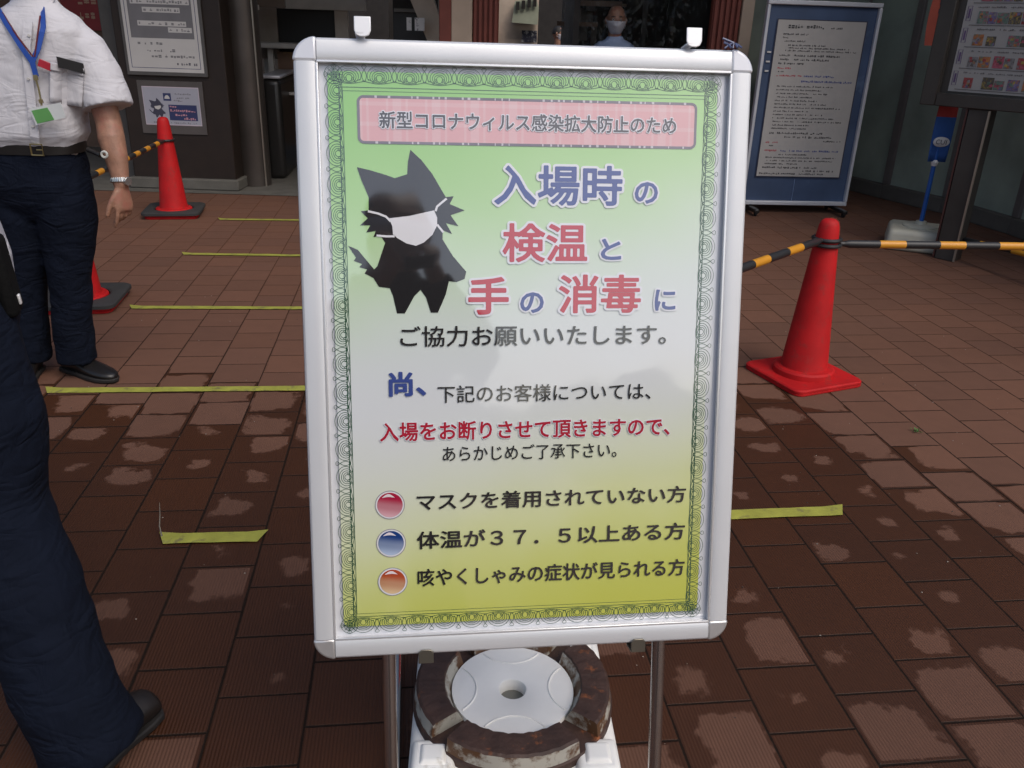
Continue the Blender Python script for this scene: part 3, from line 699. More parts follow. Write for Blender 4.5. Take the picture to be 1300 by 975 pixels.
def rail(name, horizontal, a, b_, c_):
    """extruded frame profile; a..b along, c = centre line"""
    prof = [(-.0157, -.021), (-.0157, -.0095), (-.0153, -.0060), (-.0140, -.0032), (-.0115, -.0012), (-.007, -.0003), (.002, 0), (.0105, -.0003), (.0135, -.0014), (.0150, -.0034), (.0157, -.0060), (.0157, -.021)]
    rings = []
    for t in (a, b_):
        rings.append([Vector((t, -dd, c_[0] + c_[1] * q)) if horizontal else Vector((c_[0] + c_[1] * q, -dd, t)) for q, dd in prof])
    mb = MB(); mb.loft(rings); return mb.build(name, M_alu, st, rot=BR, smooth=25)
rail('frame_rail', True, UL + CR, UR - CR, (WT - RW / 2, -1)); rail('frame_rail', True, UL + CR, UR - CR, (WB + RW / 2, 1))
rail('frame_rail', False, WB + CR, WT - CR, (UL + RW / 2, 1)); rail('frame_rail', False, WB + CR, WT - CR, (UR - RW / 2, -1))
for sx, sz in ((-1, 1), (1, 1), (-1, -1), (1, -1)):
    cx = (UL + CR) if sx < 0 else (UR - CR); cz = (WT - CR) if sz > 0 else (WB + CR)
    rr = CR + .0008
    poly = [(cx, cz)] + [(cx + sx * rr * math.cos(a), cz + sz * rr * math.sin(a)) for a in [math.pi / 2 * i / 10 for i in range(11)]]
    mb = MB(); mb.prism(poly, .0005, .021); mb.build('corner_cap', M_corner if sz > 0 else mat('lower_corner', (.62, .61, .60), .22, metal=.6), st, rot=BR, bevel=.004, seg=3)
# bright inner lips where the snap rails meet the poster
for a, b_ in (((UL + RW, WB + RW), (UR - RW, WB + RW)), ((UL + RW, WT - RW), (UR - RW, WT - RW)), ((UL + RW, WB + RW), (UL + RW, WT - RW)), ((UR - RW, WB + RW), (UR - RW, WT - RW))):
    mb = MB(); hz = a[1] == b_[1]
    mb.box(((a[0] + b_[0]) / 2, .0035, (a[1] + b_[1]) / 2), (abs(b_[0] - a[0]) + (.0 if hz else .003), .006, .0035) if hz else (.0035, .006, abs(b_[1] - a[1]) - .004))
    mb.build('inner_lip', M_lip, st, rot=BR, bevel=.0008)
MB().box(((UL + UR) / 2, .0165, (WB + WT) / 2), (UR - UL - .03, .004, WT - WB - .03)).build('back_panel', mat('back_panel', (.3, .3, .3), .6), st, rot=BR)
MB().rect(UL + .02, WB + .02, UR - .02, WT - .02, .0125).build('poster_backing', pmat('white_print_paper', (.70, .715, .75), .015), st, rot=BR)
# printed green sheet (print area) with gradient
pu0, _ = onb(415, 92); _, pw1 = onb(640, 95); pu1, _ = onb(912, 105); _, pw0 = onb(670, 786)
rr = .010
def rrect(a, b_, c_, d_, r_, n=6):
    P = []
    for cx, cz, a0 in ((c_ - r_, d_ - r_, 0), (a + r_, d_ - r_, 90), (a + r_, b_ + r_, 180), (c_ - r_, b_ + r_, 270)):
        P += [(cx + r_ * math.cos(R(a0 + 90 * i / n)), cz + r_ * math.sin(R(a0 + 90 * i / n))) for i in range(n + 1)]
    return P
grad = [(.56, (.52, .54, .07)), (.66, (.57, .61, .16)), (.76, (.67, .71, .42)), (.86, (.68, .71, .66)), (.96, (.69, .71, .75)), (1.08, (.66, .73, .67)), (1.20, (.47, .70, .34)), (1.32, (.33, .62, .20)), (1.42, (.25, .57, .14))]
MB().flat(rrect(pu0, pw0, pu1, pw1, rr), .0085).build('poster_sheet', ramp_mat('green_gradient_print', grad, (-.22, 0, 1.0)), st, rot=BR)
# ornamental border
M_orn = pmat('ornament_ink', (.028, .09, .05), .1)
iu0, _ = onb(430, 110); _, iw1 = onb(640, 115); iu1, _ = onb(900, 120); _, iw0 = onb(670, 774)
ou0, _ = onb(423.5, 105); _, ow1 = onb(640, 99.5); ou1, _ = onb(905.5, 105); _, ow0 = onb(670, 784)
mb = MB(); D1 = .0081; LWD = .00082
def side(p, q, nrm, cnt):
    p, q, nrm = Vector(p), Vector(q), Vector(nrm); t = (q - p); ln = t.length; t.normalize(); pitch = ln / cnt
    P = lambda s, n: p + t * s + nrm * n
    for i in range(cnt):
        c_ = (i + .5) * pitch
        for rx, ry, n0, a0, a1 in ((.0165, .0135, -.001, -28, 208), (.0130, .0105, -.002, -30, 210), (.0098, .0080, -.0025, -40, 220), (.0070, .0058, -.003, -60, 240), (.0042, .0046, -.004, 0, 360)):
            mb.strip([P(c_ + rx * math.cos(R(a0 + (a1 - a0) * k / 22)), n0 + ry * math.sin(R(a0 + (a1 - a0) * k / 22))) for k in range(23)], LWD, D1)
        mb.strip([P(c_ + (k / 14 - .5) * pitch * 1.12, -.0075 - .0038 * math.cos((k / 14 - .5) * math.pi)) for k in range(15)], LWD, D1)
        mb.strip([P(c_ + (k / 14 - .5) * pitch * .75, -.0055 - .0045 * math.cos((k / 14 - .5) * math.pi)) for k in range(15)], LWD, D1)
        for sg in (-1, 1): mb.strip([P(c_ + sg * (.003 + .007 * k / 6), -.0065 + .004 * math.sin(k)) for k in range(7)], LWD * .8, D1)
    for i in range(cnt + 1):
        c_ = i * pitch
        for sg in (-1, 1):
            mb.strip([P(c_ + sg * .0032 * math.sin(math.pi * k / 10 * 1.0) + (0 if k < 10 else 0), -.009 + .016 * k / 10) for k in range(11)], LWD, D1)
            mb.strip([P(c_ + sg * w_, n_) for w_, n_ in ((0, .0068), (.0034, .0112), (.0020, .0128), (-.0005, .0130))], LWD, D1)
side((ou0, ow1), (ou1, ow1), (0, 1), 13); side((ou0, ow0), (ou1, ow0), (0, -1), 13)
side((ou0, ow0), (ou0, ow1), (-1, 0), 19); side((ou1, ow0), (ou1, ow1), (1, 0), 19)
for cx in (ou0, ou1):
    for cz in (ow0, ow1):
        for r_ in (.0125, .008): mb.strip([(cx + r_ * math.cos(R(15 * k)), cz + r_ * math.sin(R(15 * k))) for k in range(24)], LWD, D1, True)
        for a in (0, 45, 90, 135): mb.strip([(cx - .011 * math.cos(R(a)), cz - .011 * math.sin(R(a))), (cx + .011 * math.cos(R(a)), cz + .011 * math.sin(R(a)))], LWD, D1)
mb.strip([(iu0, iw0), (iu1, iw0), (iu1, iw1), (iu0, iw1)], .0017, D1 + .0001, True)
mb.strip([(iu0 + .0048, iw0 + .0048), (iu1 - .0048, iw0 + .0048), (iu1 - .0048, iw1 - .0048), (iu0 + .0048, iw1 - .0048)], .0011, D1 + .0001, True)
mb.build('ornament_border', M_orn, st, rot=BR)
# pink heading banner
bu0, bw1 = onb(454.5, 125); bu1, _ = onb(883.5, 158); _, bw0 = onb(670, 184); _, bw1 = onb(670, 127)
def pink_material():
    m = bpy.data.materials.new('pink_check_print'); m.use_nodes = True; nt = m.node_tree; b = nt.nodes['Principled BSDF']; M = math_nodes(nt)
    tc = nt.nodes.new('ShaderNodeTexCoord'); sx = nt.nodes.new('ShaderNodeSeparateXYZ'); nt.links.new(tc.outputs['Object'], sx.inputs[0])
    def band(v, per, w):
        f = M('FRACT', M('MULTIPLY', v, 1 / per)); return M('LESS_THAN', M('ABSOLUTE', M('SUBTRACT', f, .5)), w)
    k = M('ADD', M('MULTIPLY', M('ADD', band(sx.outputs[0], .027, .06), band(sx.outputs[0], .054, .11)), .28), M('MULTIPLY', band(sx.outputs[2], .027, .10), .25), clamp=True)
    mx = nt.nodes.new('ShaderNodeMix'); mx.data_type = 'RGBA'; nt.links.new(k, mx.inputs['Factor']); mx.inputs['A'].default_value = (.70, .38, .39, 1); mx.inputs['B'].default_value = (.75, .60, .60, 1)
    nt.links.new(mx.outputs['Result'], b.inputs['Base Color']); return coat_print(m)
MB().flat(rrect(bu0, bw0, bu1, bw1, .007), .0079).build('heading_banner', pink_material(), st, rot=BR)
mb = MB(); mb.strip(rrect(bu0, bw0, bu1, bw1, .007), .0036, .0077, True)
mb.build('banner_outline', pmat('outline_grey', (.16, .14, .17), .5), st, rot=BR)
mb = MB()
x = bu0 + .015
while x < bu1 - .015:
    if random.random() < .55:
        for z in (bw0, bw1): mb.rect(x, z - .0016, x + random.uniform(.0012, .004), z + .0016, .0075)
    x += random.uniform(.005, .012)
mb.build('outline_flecks', pmat('outline_pale', (.55, .52, .55), .1), st, rot=BR)
# cat and mask
MB().flat([onb(*p) for p in CAT], .0078).build('cat_drawing', pmat('black_print', (.012, .011, .012), .1), st, rot=BR)
MB().flat([onb(*p) for p in MASK], .0073).build('cat_mask', pmat('mask_print', (.76, .76, .78), .01), st, rot=BR)
mb = MB()
for ln in ([(467, 268), (480, 271), (490, 275), (496, 281)], [(478, 299), (490, 300), (501, 300)], [(553, 268), (555, 262), (561, 257), (567, 252)], [(555, 285), (559, 290), (563, 295)]):
    mb.strip([onb(*p) for p in ln], .0030, .0074)
mb.strip([onb(*p) for p in [(495, 277), (499, 287), (500, 298)]], .0022, .0072)
mb.build('mask_strap', pmat('mask_print', (0, 0, 0)), st, rot=BR)
# lettering
P_navy = pmat('print_navy', (.045, .075, .27)); P_red = pmat('print_red', (.50, .02, .045)); P_black = pmat('print_black', (.022, .02, .02)); P_grey = pmat('print_grey', (.055, .05, .055)); P_crim = pmat('print_crimson', (.42, .012, .035))
P_halo = pmat('print_halo', (.74, .75, .79), .01)
def line(name, body, x0, x1, yt, yb, m_, bold, halo=None, xm=None):
    xm = xm or (x0 + x1) / 2; ym = (yt + yb) / 2
    u0, _ = onb(x0, ym); u1, _ = onb(x1, ym); _, w1 = onb(xm, yt); _, w0 = onb(xm, yb)
    return text_fit(name, body, u0, u1, w0, w1, -.0066, m_, st, BR, bold, halo, P_halo)
line('heading_lettering', '新型コロナウィルス感染拡大防止のため', 481.5, 859, 144.5, 166.5, P_grey, .016, .065)
line('large_lettering', '入場時', 627.5, 790.5, 209.5, 261, P_navy, .020, .075)
line('small_lettering', 'の', 806, 835.5, 231, 258.5, P_navy, .026, .09)
line('large_lettering', '検温', 638, 746, 283.5, 333, P_red, .020, .075)
line('small_lettering', 'と', 763, 789, 303, 330, P_navy, .026, .09)
line('large_lettering', '手', 594.5, 646, 351.5, 399.5, P_red, .026, .08)
line('small_lettering', 'の', 660.5, 690.5, 371, 397.5, P_navy, .026, .09)
line('large_lettering', '消毒', 709.5, 814, 348.5, 397.5, P_red, .020, .075)
line('small_lettering', 'に', 831.5, 858, 367.5, 394.5, P_navy, .026, .09)
line('message_lettering', 'ご協力お願いいたします。', 508, 846, 413, 439, P_black, .010)
line('message_lettering', '尚、', 493.5, 541, 472, 503.5, P_navy, .032)
line('message_lettering', '下記のお客様については、', 555.5, 826.5, 487.5, 509.5, P_black, .006)
line('red_lettering', '入場をお断りさせて頂きますので、', 482, 850.5, 533, 557, P_crim, .021, .06)
line('message_lettering', 'あらかじめご了承下さい。', 562, 783, 564, 583.5, P_black, .006)
line('rule_lettering', 'マスクを着用されていない方', 529, 871, 621.5, 643.5, P_black, .018)
line('rule_lettering', '体温が３７．５以上ある方', 529, 869.5, 669, 691.5, P_black, .019)
line('rule_lettering', '咳やくしゃみの症状が見られる方', 530, 869, 716, 738, P_black, .018)
# three glossy printed buttons
for (px_, py_), nm, dk, lt in (((495, 641.5), 'red', (.40, .006, .045), (.72, .42, .46)), ((496.5, 690), 'blue', (.008, .045, .20), (.45, .55, .72)), ((498.5, 739), 'orange', (.42, .05, .005), (.72, .52, .30))):
    u, w = onb(px_, py_); u2, _ = onb(px_ + 18.5, py_); rad = u2 - u
    loc = Matrix.Rotation(-LEAN, 3, 'X') @ Vector((u, .0078, w))
    disc = lambda r_, cx=0, cz=0, sx=1, sz=1, n=40: [(cx + r_ * sx * math.cos(2 * math.pi * i / n), cz + r_ * sz * math.sin(2 * math.pi * i / n)) for i in range(n)]
    b_ = MB().flat(disc(rad), 0).build('bullet_button', pmat('mask_print', (0, 0, 0)), st, loc=loc, rot=BR)
    MB().strip(disc(rad), .0012, -.0002, True).build('button_rim', pmat('rim_grey', (.30, .29, .31)), b_)
    MB().flat(disc(rad * .88), -.0004).build('button_face', ramp_mat('button_%s' % nm, [(-rad * .95, lt), (-rad * .15, tuple(.5 * (p + q) * .9 for p, q in zip(dk, lt))), (rad * .5, dk)], (0.15, 0, 1)), b_)
    MB().flat([(rad * (-.55 + .9 * t), rad * (.52 + .26 * math.sin(math.pi * t))) for t in [i / 12 for i in range(13)]] + [(rad * (.35 - .9 * t), rad * (.52 + .06 * math.sin(math.pi * t))) for t in [i / 12 for i in range(1, 12)]], -.0006).build('button_shine', pmat('shine_print', (.78, .70, .72)), b_)
# hooks that hold the frame, top and bottom
for px_ in (460.5, 879.5):
    u, w = onb(px_, 36, 0)
    mb = MB(); hw = .0112
    poly = [(-hw, .026), (hw, .026), (hw, .008), (hw * .75, .002), (hw * .3, 0), (-hw * .3, 0), (-hw * .75, .002), (-hw, .008)]
    mb.prism([(u + a, WT - .005 + c_ + .004) for a, c_ in poly], -.009, -.0065); mb.box((u - .004, .006, WT + .0035), (.012, .030, .003)); mb.box((u - .004, .022, WT - .05), (.012, .003, .10))
    mb.build('top_hook', M_clip, st, rot=BR, bevel=.001)
for px_, py_ in ((541, 838), (809.5, 818)):
    u, w = onb(px_, py_, 0)
    mb = MB(); mb.prism([(u - .0115, WB - .012), (u + .0115, WB - .012), (u + .0115, WB + .006), (u + .007, WB + .010), (u - .007, WB + .010), (u - .0115, WB + .006)], -.004, -.0015); mb.box((u, .010, WB - .011), (.023, .026, .0025)); mb.box((u, .024, WB + .03), (.023, .003, .09))
    mb.build('bottom_hook', M_clipb, st, rot=BR, bevel=.0008)
# tube legs
cL, sL = math.cos(LEAN), math.sin(LEAN)
lp = lambda u, w, d: (u, w * sL - d * cL, w * cL + d * sL)
for u in (-.217, .217):
    MB().path([lp(u, .0, -.036), lp(u, 1.22, -.036)], .0108, 20).build('front_leg', M_chrome, st)
    MB().path([lp(u * .93, 1.15, -.058), (u * .93, .86, .011)], .0100, 16).build('rear_leg', M_chrome, st)
    MB().path([(u * 1.02, .03, .0115), (u * 1.02, .86, .0115)], .0100, 16).build('foot_bar', M_chrome, st)
    for yy in (-.002, .875): MB().lathe([(.0, .0), (.015, .0), (.015, .03), (.011, .034), (0, .034)], 16).build('rubber_foot', mat('black_rubber', (.012, .012, .012)), st, loc=(u * 1.02, yy, 0))
for w in (.80, 1.2): MB().path([lp(-.217, w, -.036), lp(.217, w, -.036)], .0085, 14).build('cross_bar', M_chrome, st)
MB().path([(-.22, .86, .0115), (.22, .86, .0115)], .0095, 14).build('cross_bar', M_chrome, st)
# small scrap of twisted tie caught on the frame's top right corner
tw = MB(); u, w = onb(930, 50, 0)
for k in range(5): tw.path([(u + random.uniform(-.012, .012), -.002 + random.uniform(-.004, .004), WT + .001), (u + random.uniform(-.006, .006), .002, WT + random.uniform(.006, .010)), (u + random.uniform(-.016, .016), .004, WT + random.uniform(.003, .016))], .0016, 6)
tw.build('wire_tie', mat('tie_blue', (.10, .12, .22), .4), st, rot=BR)

# ------------------------------------------------------------------ weight base behind the stand
bc_ = gp(651, 871, .136)
wb = thing('weight_base', 'white plastic water weight with rusty brown ring segments under the poster', 'stand weight', (bc_.x, bc_.y, 0), R(3))
M_wplas = mat('white_plastic', (.82, .81, .77), .42, var=.07, bump=.03, bscale=30, col2=(.40, .36, .27), c2thr=.70, c2scale=9)
M_rust = mat('rusty_weight', (.052, .026, .018), .62, var=.35, nscale=30, bump=.25, bscale=90, col2=(.24, .075, .022), c2thr=.665, c2scale=22)
M_worn = mat('worn_white_edge', (.44, .42, .36), .6, var=.15, col2=(.11, .05, .02), c2thr=.50, c2scale=20)
mb = MB(); mb.box((0, 0, .052), (.425, .425, .096), taper=.96); mb.build('tank', M_wplas, wb, bevel=.022, seg=4)
for sx in (-1, 1):
    for sy in (-1, 1):
        cp = MB(); cp.box((sx * .158, sy * .158, .104), (.092, .092, .026), taper=.82); cp.build('corner_pad', M_wplas, wb, bevel=.009, seg=3)
        cp = MB(); cp.box((sx * .158, sy * .158, .119), (.055, .055, .010), taper=.7); cp.build('pad_boss', M_wplas, wb, bevel=.0035, seg=3)
# disc with central hole
prof = [(.0265, .100), (.0268, .124), (.0285, .128), (.032, .1295), (.1262, .1295), (.1266, .128), (.1266, .110), (.1266, .100)]
n = 56; rings = [[Vector((r_ * math.cos(2 * math.pi * j / n), r_ * math.sin(2 * math.pi * j / n), z)) for j in range(n)] for r_, z in prof]
mb = MB(); mb.loft(rings, caps=False); mb.build('top_disc', M_wplas, wb)
MB().lathe([(.0265, .101), (.0, .1015)], 24, cap=False).build('hole_floor', mat('hole_dark', (.16, .16, .14), .8), wb)
for a in range(4):
    ca = math.pi / 2 * a; cx, cy = .150 * math.cos(ca), .150 * math.sin(ca)
    ptsA = []
    for k in range(25):
        th = ca + math.pi + R(-52 + 104 * k / 24); p = Vector((cx + .075 * math.cos(th), cy + .075 * math.sin(th), .1298))
        if p.xy.length < .121: ptsA.append(p)
    MB().path(ptsA, .0022, 8).build('moulded_ridge', M_wplas, wb)
# ring tray and four weights
prof = [(.1270, .1005), (.1270, .120), (.204, .120), (.207, .117), (.207, .1005)]
rings = [[Vector((r_ * math.cos(2 * math.pi * j / n), r_ * math.sin(2 * math.pi * j / n), z)) for j in range(n)] for r_, z in prof]
mb = MB(); mb.loft(rings, caps=False); mb.build('ring_tray', M_rust, wb)
for a in range(4):
    mb = MB(); a0, a1 = R(90 * a - 37 - (4 if a == 3 else 0)), R(90 * a + 37); N_ = 20; rings = []
    for k in range(N_ + 1):
        t = a0 + (a1 - a0) * k / N_
        jit = .0015 * math.sin(k * 2.3 + a)
        pr_ = [(.127, .1205), (.1400, .150 + jit), (.1430, .1535 + jit), (.194, .1535 + jit), (.1995, .150 + jit), (.2035, .1205)]
        rings.append([Vector((r_ * math.cos(t), r_ * math.sin(t), z)) for r_, z in pr_])
    mb.loft(rings)
    mb.bm.normal_update(); bmesh.ops.recalc_face_normals(mb.bm, faces=mb.bm.faces)
    for f in mb.bm.faces:
        f.material_index = 0 if f.normal.z > .6 else 1
    mb.build('weight_segment', [M_rust, M_worn], wb, smooth=30)

# ================================================================== CONES
M_cone = mat('cone_red', (.44, .0105, .012), .6, var=.2, nscale=9, bump=.03, spec=.22, col2=(.34, .022, .020), c2thr=.60, c2scale=22)
M_conechip = mat('cone_chip', (.62, .45, .28), .6)
M_blackp = mat('black_plastic', (.018, .018, .019), .45, var=.2)
def make_cone(label, loc, rz, weight=False):
    c = thing('traffic_cone', label, 'traffic cone', loc, rz, 'red traffic cones')
    MB().lathe([(.0, .705), (.022, .703), (.034, .694), (.040, .678), (.045, .645), (.099, .062), (.104, .050)], 40, cap=False).build('cone_body', M_cone, c)
    MB().lathe([(.095, .058), (.121, .056), (.130, .048), (.133, .022), (.133, .018)], 40, cap=False).build('collar', M_cone, c)
    mb = MB(); mb.flat(rrect(-.185, -.185, .185, .185, .04), 0)
    P = rrect(-.185, -.185, .185, .185, .04, 5)
    rings = [[Vector((x * k, y * k, z)) for x, y in P] for k, z in ((.985, .0), (1, .003), (1, .010), (.985, .0115), (.985, .013), (1, .0145), (1, .022), (.97, .027))]
    mb2 = MB(); mb2.loft(rings); mb.bm.free(); mb2.build('base', M_cone, c, smooth=30)
    return c
c1 = make_cone('red cone with a chipped top holding two striped bars, right of the poster', (1.287, 3.458, 0), R(24))
mb = MB(); n = 10
mb.loft([[Vector((r_ * math.cos(R(-35 + 9 * j)), r_ * math.sin(R(-35 + 9 * j)), z)) for j in range(n)] for r_, z in ((.0475, .640), (.0432, .674), (.0372, .694), (.026, .7055))], caps=False)
mb.build('chipped_patch', M_conechip, c1)
C2 = (-2.589, 6.295, 0); C3 = (-2.239, 4.134, 0)
dup(c1, C2, R(12), 'red cone with black base plate standing in front of the brown notice pillar', 'red traffic cones')
dup(c1, C3, R(10), 'red cone with black base plate half hidden behind the legs of the man in white', 'red traffic cones')
dup(c1, (2.93, 3.60, 0), R(5), 'red cone at the right end of the striped bar', 'red traffic cones')
dup(c1, (.23, 2.36, 0), R(30), 'red cone standing right behind the poster stand', 'red traffic cones')
for o in list(bpy.data.objects):
    if o.name.startswith('chipped_patch') and o.parent is not c1: bpy.data.objects.remove(o)
def weight_plate(loc, rz, label):
    w_ = MB(); P = rrect(-.205, -.205, .205, .205, .05, 5); H = [(.138 * math.cos(2 * math.pi * (i + .5) / 24 + 0), .138 * math.sin(2 * math.pi * (i + .5) / 24)) for i in range(24)]
    P = sorted(P, key=lambda p: math.atan2(p[1], p[0])); H = sorted(H, key=lambda p: math.atan2(p[1], p[0]))
    w_.loft([[Vector((x, y, z)) for x, y in Q] for Q, z in ((P, .029), (P, .046), ([(x * .96, y * .96) for x, y in P], .052), ([(x * 1.06, y * 1.06) for x, y in H], .052), (H, .046), (H, .029), (P, .029))], caps=False)
    o = w_.build('cone_weight', mat('grey_rubber', (.030, .030, .030), .75, var=.2, bump=.1), None, loc=loc, rot=(0, 0, rz))
    return tag(o, label, 'cone weight', 'black rubber cone weights')
weight_plate(C2, R(12), 'black rubber plate on the cone by the brown pillar'); weight_plate(C3, R(10), 'black rubber plate on the cone behind the man in white')
M_yel = mat('bar_yellow', (.62, .27, .02), .4, var=.1)
def striped_bar(label, a, b_, ra=.044, rb=.044, worn=False):
    a, b_ = Vector(a), Vector(b_); d = (b_ - a); d.z = 0; d.normalize(); e0, e1 = a + d * (ra + .03), b_ - d * (rb + .03)
    ln = (e1 - e0).length; ax = (e1 - e0).normalized(); up = Vector((0, 0, 1)); sx = ax.cross(up).normalized(); uz = sx.cross(ax)
    t_ = thing('striped_bar', label, 'barrier bar', a, 0, 'yellow and black cone bars')
    mb = MB(); n = 18; s_ = 0; k = 0; r_ = .0165
    cuts = [0, .03]
    L0 = .15
    while s_ < ln:
        seg = (L0 if k % 2 == 0 else .112); 
        e = min(ln, s_ + seg)
        c0, c1_ = e0 + ax * s_ - a, e0 + ax * e - a
        rr0 = r_ * (.7 if s_ == 0 else 1); rr1 = r_ * (.7 if e >= ln - 1e-6 else 1)
        Rg = []
        for p, q in ((c0, rr0), (c0 + ax * min(.02, (e - s_) * .3), r_), (c1_ - ax * min(.02, (e - s_) * .3), r_), (c1_, rr1)):
            Rg.append([p + (sx * math.cos(2 * math.pi * j / n) + uz * math.sin(2 * math.pi * j / n)) * q for j in range(n)])
        mb.loft(Rg, mi=k % 2, caps=(s_ == 0 or e >= ln - 1e-6)); s_ = e; k += 1
    mb.build('bar', [M_blackp, M_yel], t_)
    for c_, r0, dd in ((Vector((0, 0, 0)), ra, d), (b_ - a, rb, -d)):
        Rg = MB(); Rg.path([c_ + Vector(((r0 + .006) * math.cos(2 * math.pi * j / 28), (r0 + .006) * math.sin(2 * math.pi * j / 28), .0)) for j in range(29)], .0085, 10)
        Rg.path([c_ + dd * (r0 + .008), c_ + dd * (r0 + .045)], .011, 12); Rg.build('end_ring', M_blackp, t_)
    return t_
striped_bar('yellow and black bar from the chipped cone to the right edge', (1.287, 3.458, .600), (2.93, 3.60, .600), .050, .050)
striped_bar('yellow and black bar from the chipped cone back behind the poster', (1.287, 3.458, .622), (.23, 2.36, .60), .048, .050)
striped_bar('worn orange and black bar between the two left cones', (C2[0], C2[1], .545), (C3[0], C3[1], .58), .055, .052)
p_ = at(1215, 301, 5.75); q_ = at(1420, 352, 4.6)
striped_bar('yellow and black bar on the far right, leaning past the menu board post', p_, q_, .03, .03)

# ================================================================== floor tape
M_tape = mat('yellow_tape', (.33, .33, .055), .55, var=.22, nscale=16, bump=.25, bscale=40, col2=(.19, .17, .06), c2thr=.60, c2scale=28)
def tape(label, a, b_, w=.048):
    a, b_ = Vector((a[0], a[1], 0)), Vector((b_[0], b_[1], 0)); d = (b_ - a); ln = d.length; an = math.atan2(d.y, d.x); n_ = max(6, int(ln / .05))
    mb = MB(); vs = []
    for i in range(n_ + 1):
        x = ln * i / n_; sk = .012 * (1 if i == n_ else (-1 if i == 0 else 0))
        for s_ in (-1, 1): vs.append((x + (sk * s_ if i in (0, n_) else 0), s_ * (w / 2 + random.uniform(-.0012, .0012)), .0045 + random.uniform(0, .0014) + (.006 if i in (0, n_) and s_ > 0 else 0)))
    mb.add(vs, [(2 * i, 2 * i + 2, 2 * i + 3, 2 * i + 1) for i in range(n_)])
    o = mb.build('floor_tape', M_tape, None, loc=a, rot=(0, 0, an)); return tag(o, label, 'floor tape', 'yellow queue marks on the paving')
def tape_px(label, p0, p1, X1=None, w=.048):
    a = gp(*p0); b_ = gp(*p1)
    if X1 is not None: b_ = a + (b_ - a) * ((X1 - a.x) / (b_.x - a.x))
    tape(label, a, b_, w)
tape_px('long yellow tape line just in front of the shoes of the man in white', (59, 497), (382, 494), .15)
tape_px('yellow tape line level with the cone behind the man in white', (166, 391), (382, 392), .1, .046)
tape_px('yellow tape line between the two left cones, second farthest', (232, 323), (375, 325), .0, .046)
tape_px('farthest yellow tape line, beside the cone by the brown pillar', (278, 279), (370, 280), -.2, .046)
tape_px('short yellow tape on wet paving left of the poster, with a loose thread', (205, 685.5), (334, 682.5), None, .052)
tape_px('short yellow tape piece just right of the poster frame', (900, 656), (1069, 649.5), None, .052)
a = gp(206, 684)
thr = MB().path([a + Vector((0, 0, .006)), a + Vector((-.012, .02, .03)), a + Vector((-.02, .05, .05)), a + Vector((-.035, .09, .066))], [.0022, .0018, .0013, .0006], 8).build('loose_thread', mat('thread', (.16, .14, .11), .6), None)
tag(thr, 'thin loose thread standing up from the short left tape', 'thread')
a = gp(1164, 549)
wd = MB()
for k in range(14):
    an = random.uniform(0, 6.28); ln = random.uniform(.008, .02); p = Vector((random.uniform(-.012, .012), random.uniform(-.01, .01), .002)); q = p + Vector((math.cos(an) * ln, math.sin(an) * ln, random.uniform(.004, .014)))
    sd_ = Vector((-math.sin(an), math.cos(an), 0)) * .003; m_ = (p + q) / 2 + Vector((0, 0, .004))
    wd.add([p, m_ + sd_, q, m_ - sd_], [(0, 1, 2, 3)])
o = wd.build('weed', mat('weed_green', (.05, .16, .025), .6, var=.3), None, loc=a); tag(o, 'tiny green weed in a paving joint on the right', 'weed')

# ================================================================== PEOPLE
M_skin = mat('skin', (.30, .155, .10), .5, var=.24, nscale=30, bump=.16, bscale=140, col2=(.33, .13, .09), c2thr=.55, c2scale=9)
M_shirt = mat('white_shirt_cloth', (.55, .54, .56), .85, var=.03, bump=.55, bscale=11)
def cloth_mat(name, col, folds, weave, var=.15):
    """fabric: creases running across the limb, a finer rumple, and the weave"""
    m = mat(name, col, .9, var=var, nscale=7, spec=.15); nt = m.node_tree; b = nt.nodes['Principled BSDF']
    tc = nt.nodes.new('ShaderNodeTexCoord'); hs = None
    for sc_, scale, det, dist_, wgt in (((1.0, 1.0, 2.3), 7, 2, 1.2, folds), ((1.4, 1.4, .7), 15, 3, .8, folds * .45), ((1, 1, 1), 700, 1, 0, weave)):
        mp = nt.nodes.new('ShaderNodeMapping'); mp.inputs['Scale'].default_value = sc_; mp.inputs['Rotation'].default_value = (.5, .35, .2) if scale < 100 else (0, 0, 0)
        n = nt.nodes.new('ShaderNodeTexNoise'); n.inputs['Scale'].default_value = scale; n.inputs['Detail'].default_value = det; n.inputs['Distortion'].default_value = dist_
        nt.links.new(tc.outputs['Object'], mp.inputs[0]); nt.links.new(mp.outputs[0], n.inputs['Vector'])
        rg = nt.nodes.new('ShaderNodeMath'); rg.operation = 'MULTIPLY'; rg.inputs[1].default_value = wgt
        if scale < 100:
            ab = nt.nodes.new('ShaderNodeMath'); ab.operation = 'SUBTRACT'; ab.inputs[1].default_value = .5; nt.links.new(n.outputs[0], ab.inputs[0])
            a2 = nt.nodes.new('ShaderNodeMath'); a2.operation = 'ABSOLUTE'; nt.links.new(ab.outputs[0], a2.inputs[0]); nt.links.new(a2.outputs[0], rg.inputs[0])
        else: nt.links.new(n.outputs[0], rg.inputs[0])
        if hs is None: hs = rg.outputs[0]
        else:
            ad = nt.nodes.new('ShaderNodeMath'); ad.operation = 'ADD'; nt.links.new(hs, ad.inputs[0]); nt.links.new(rg.outputs[0], ad.inputs[1]); hs = ad.outputs[0]
    bu = nt.nodes.new('ShaderNodeBump'); bu.inputs['Strength'].default_value = 1; bu.inputs['Distance'].default_value = 1
    nt.links.new(hs, bu.inputs['Height']); nt.links.new(bu.outputs[0], b.inputs['Normal']); return m
M_navyc = cloth_mat('navy_trouser_cloth', (.0044, .0070, .0155), .016, .0006)
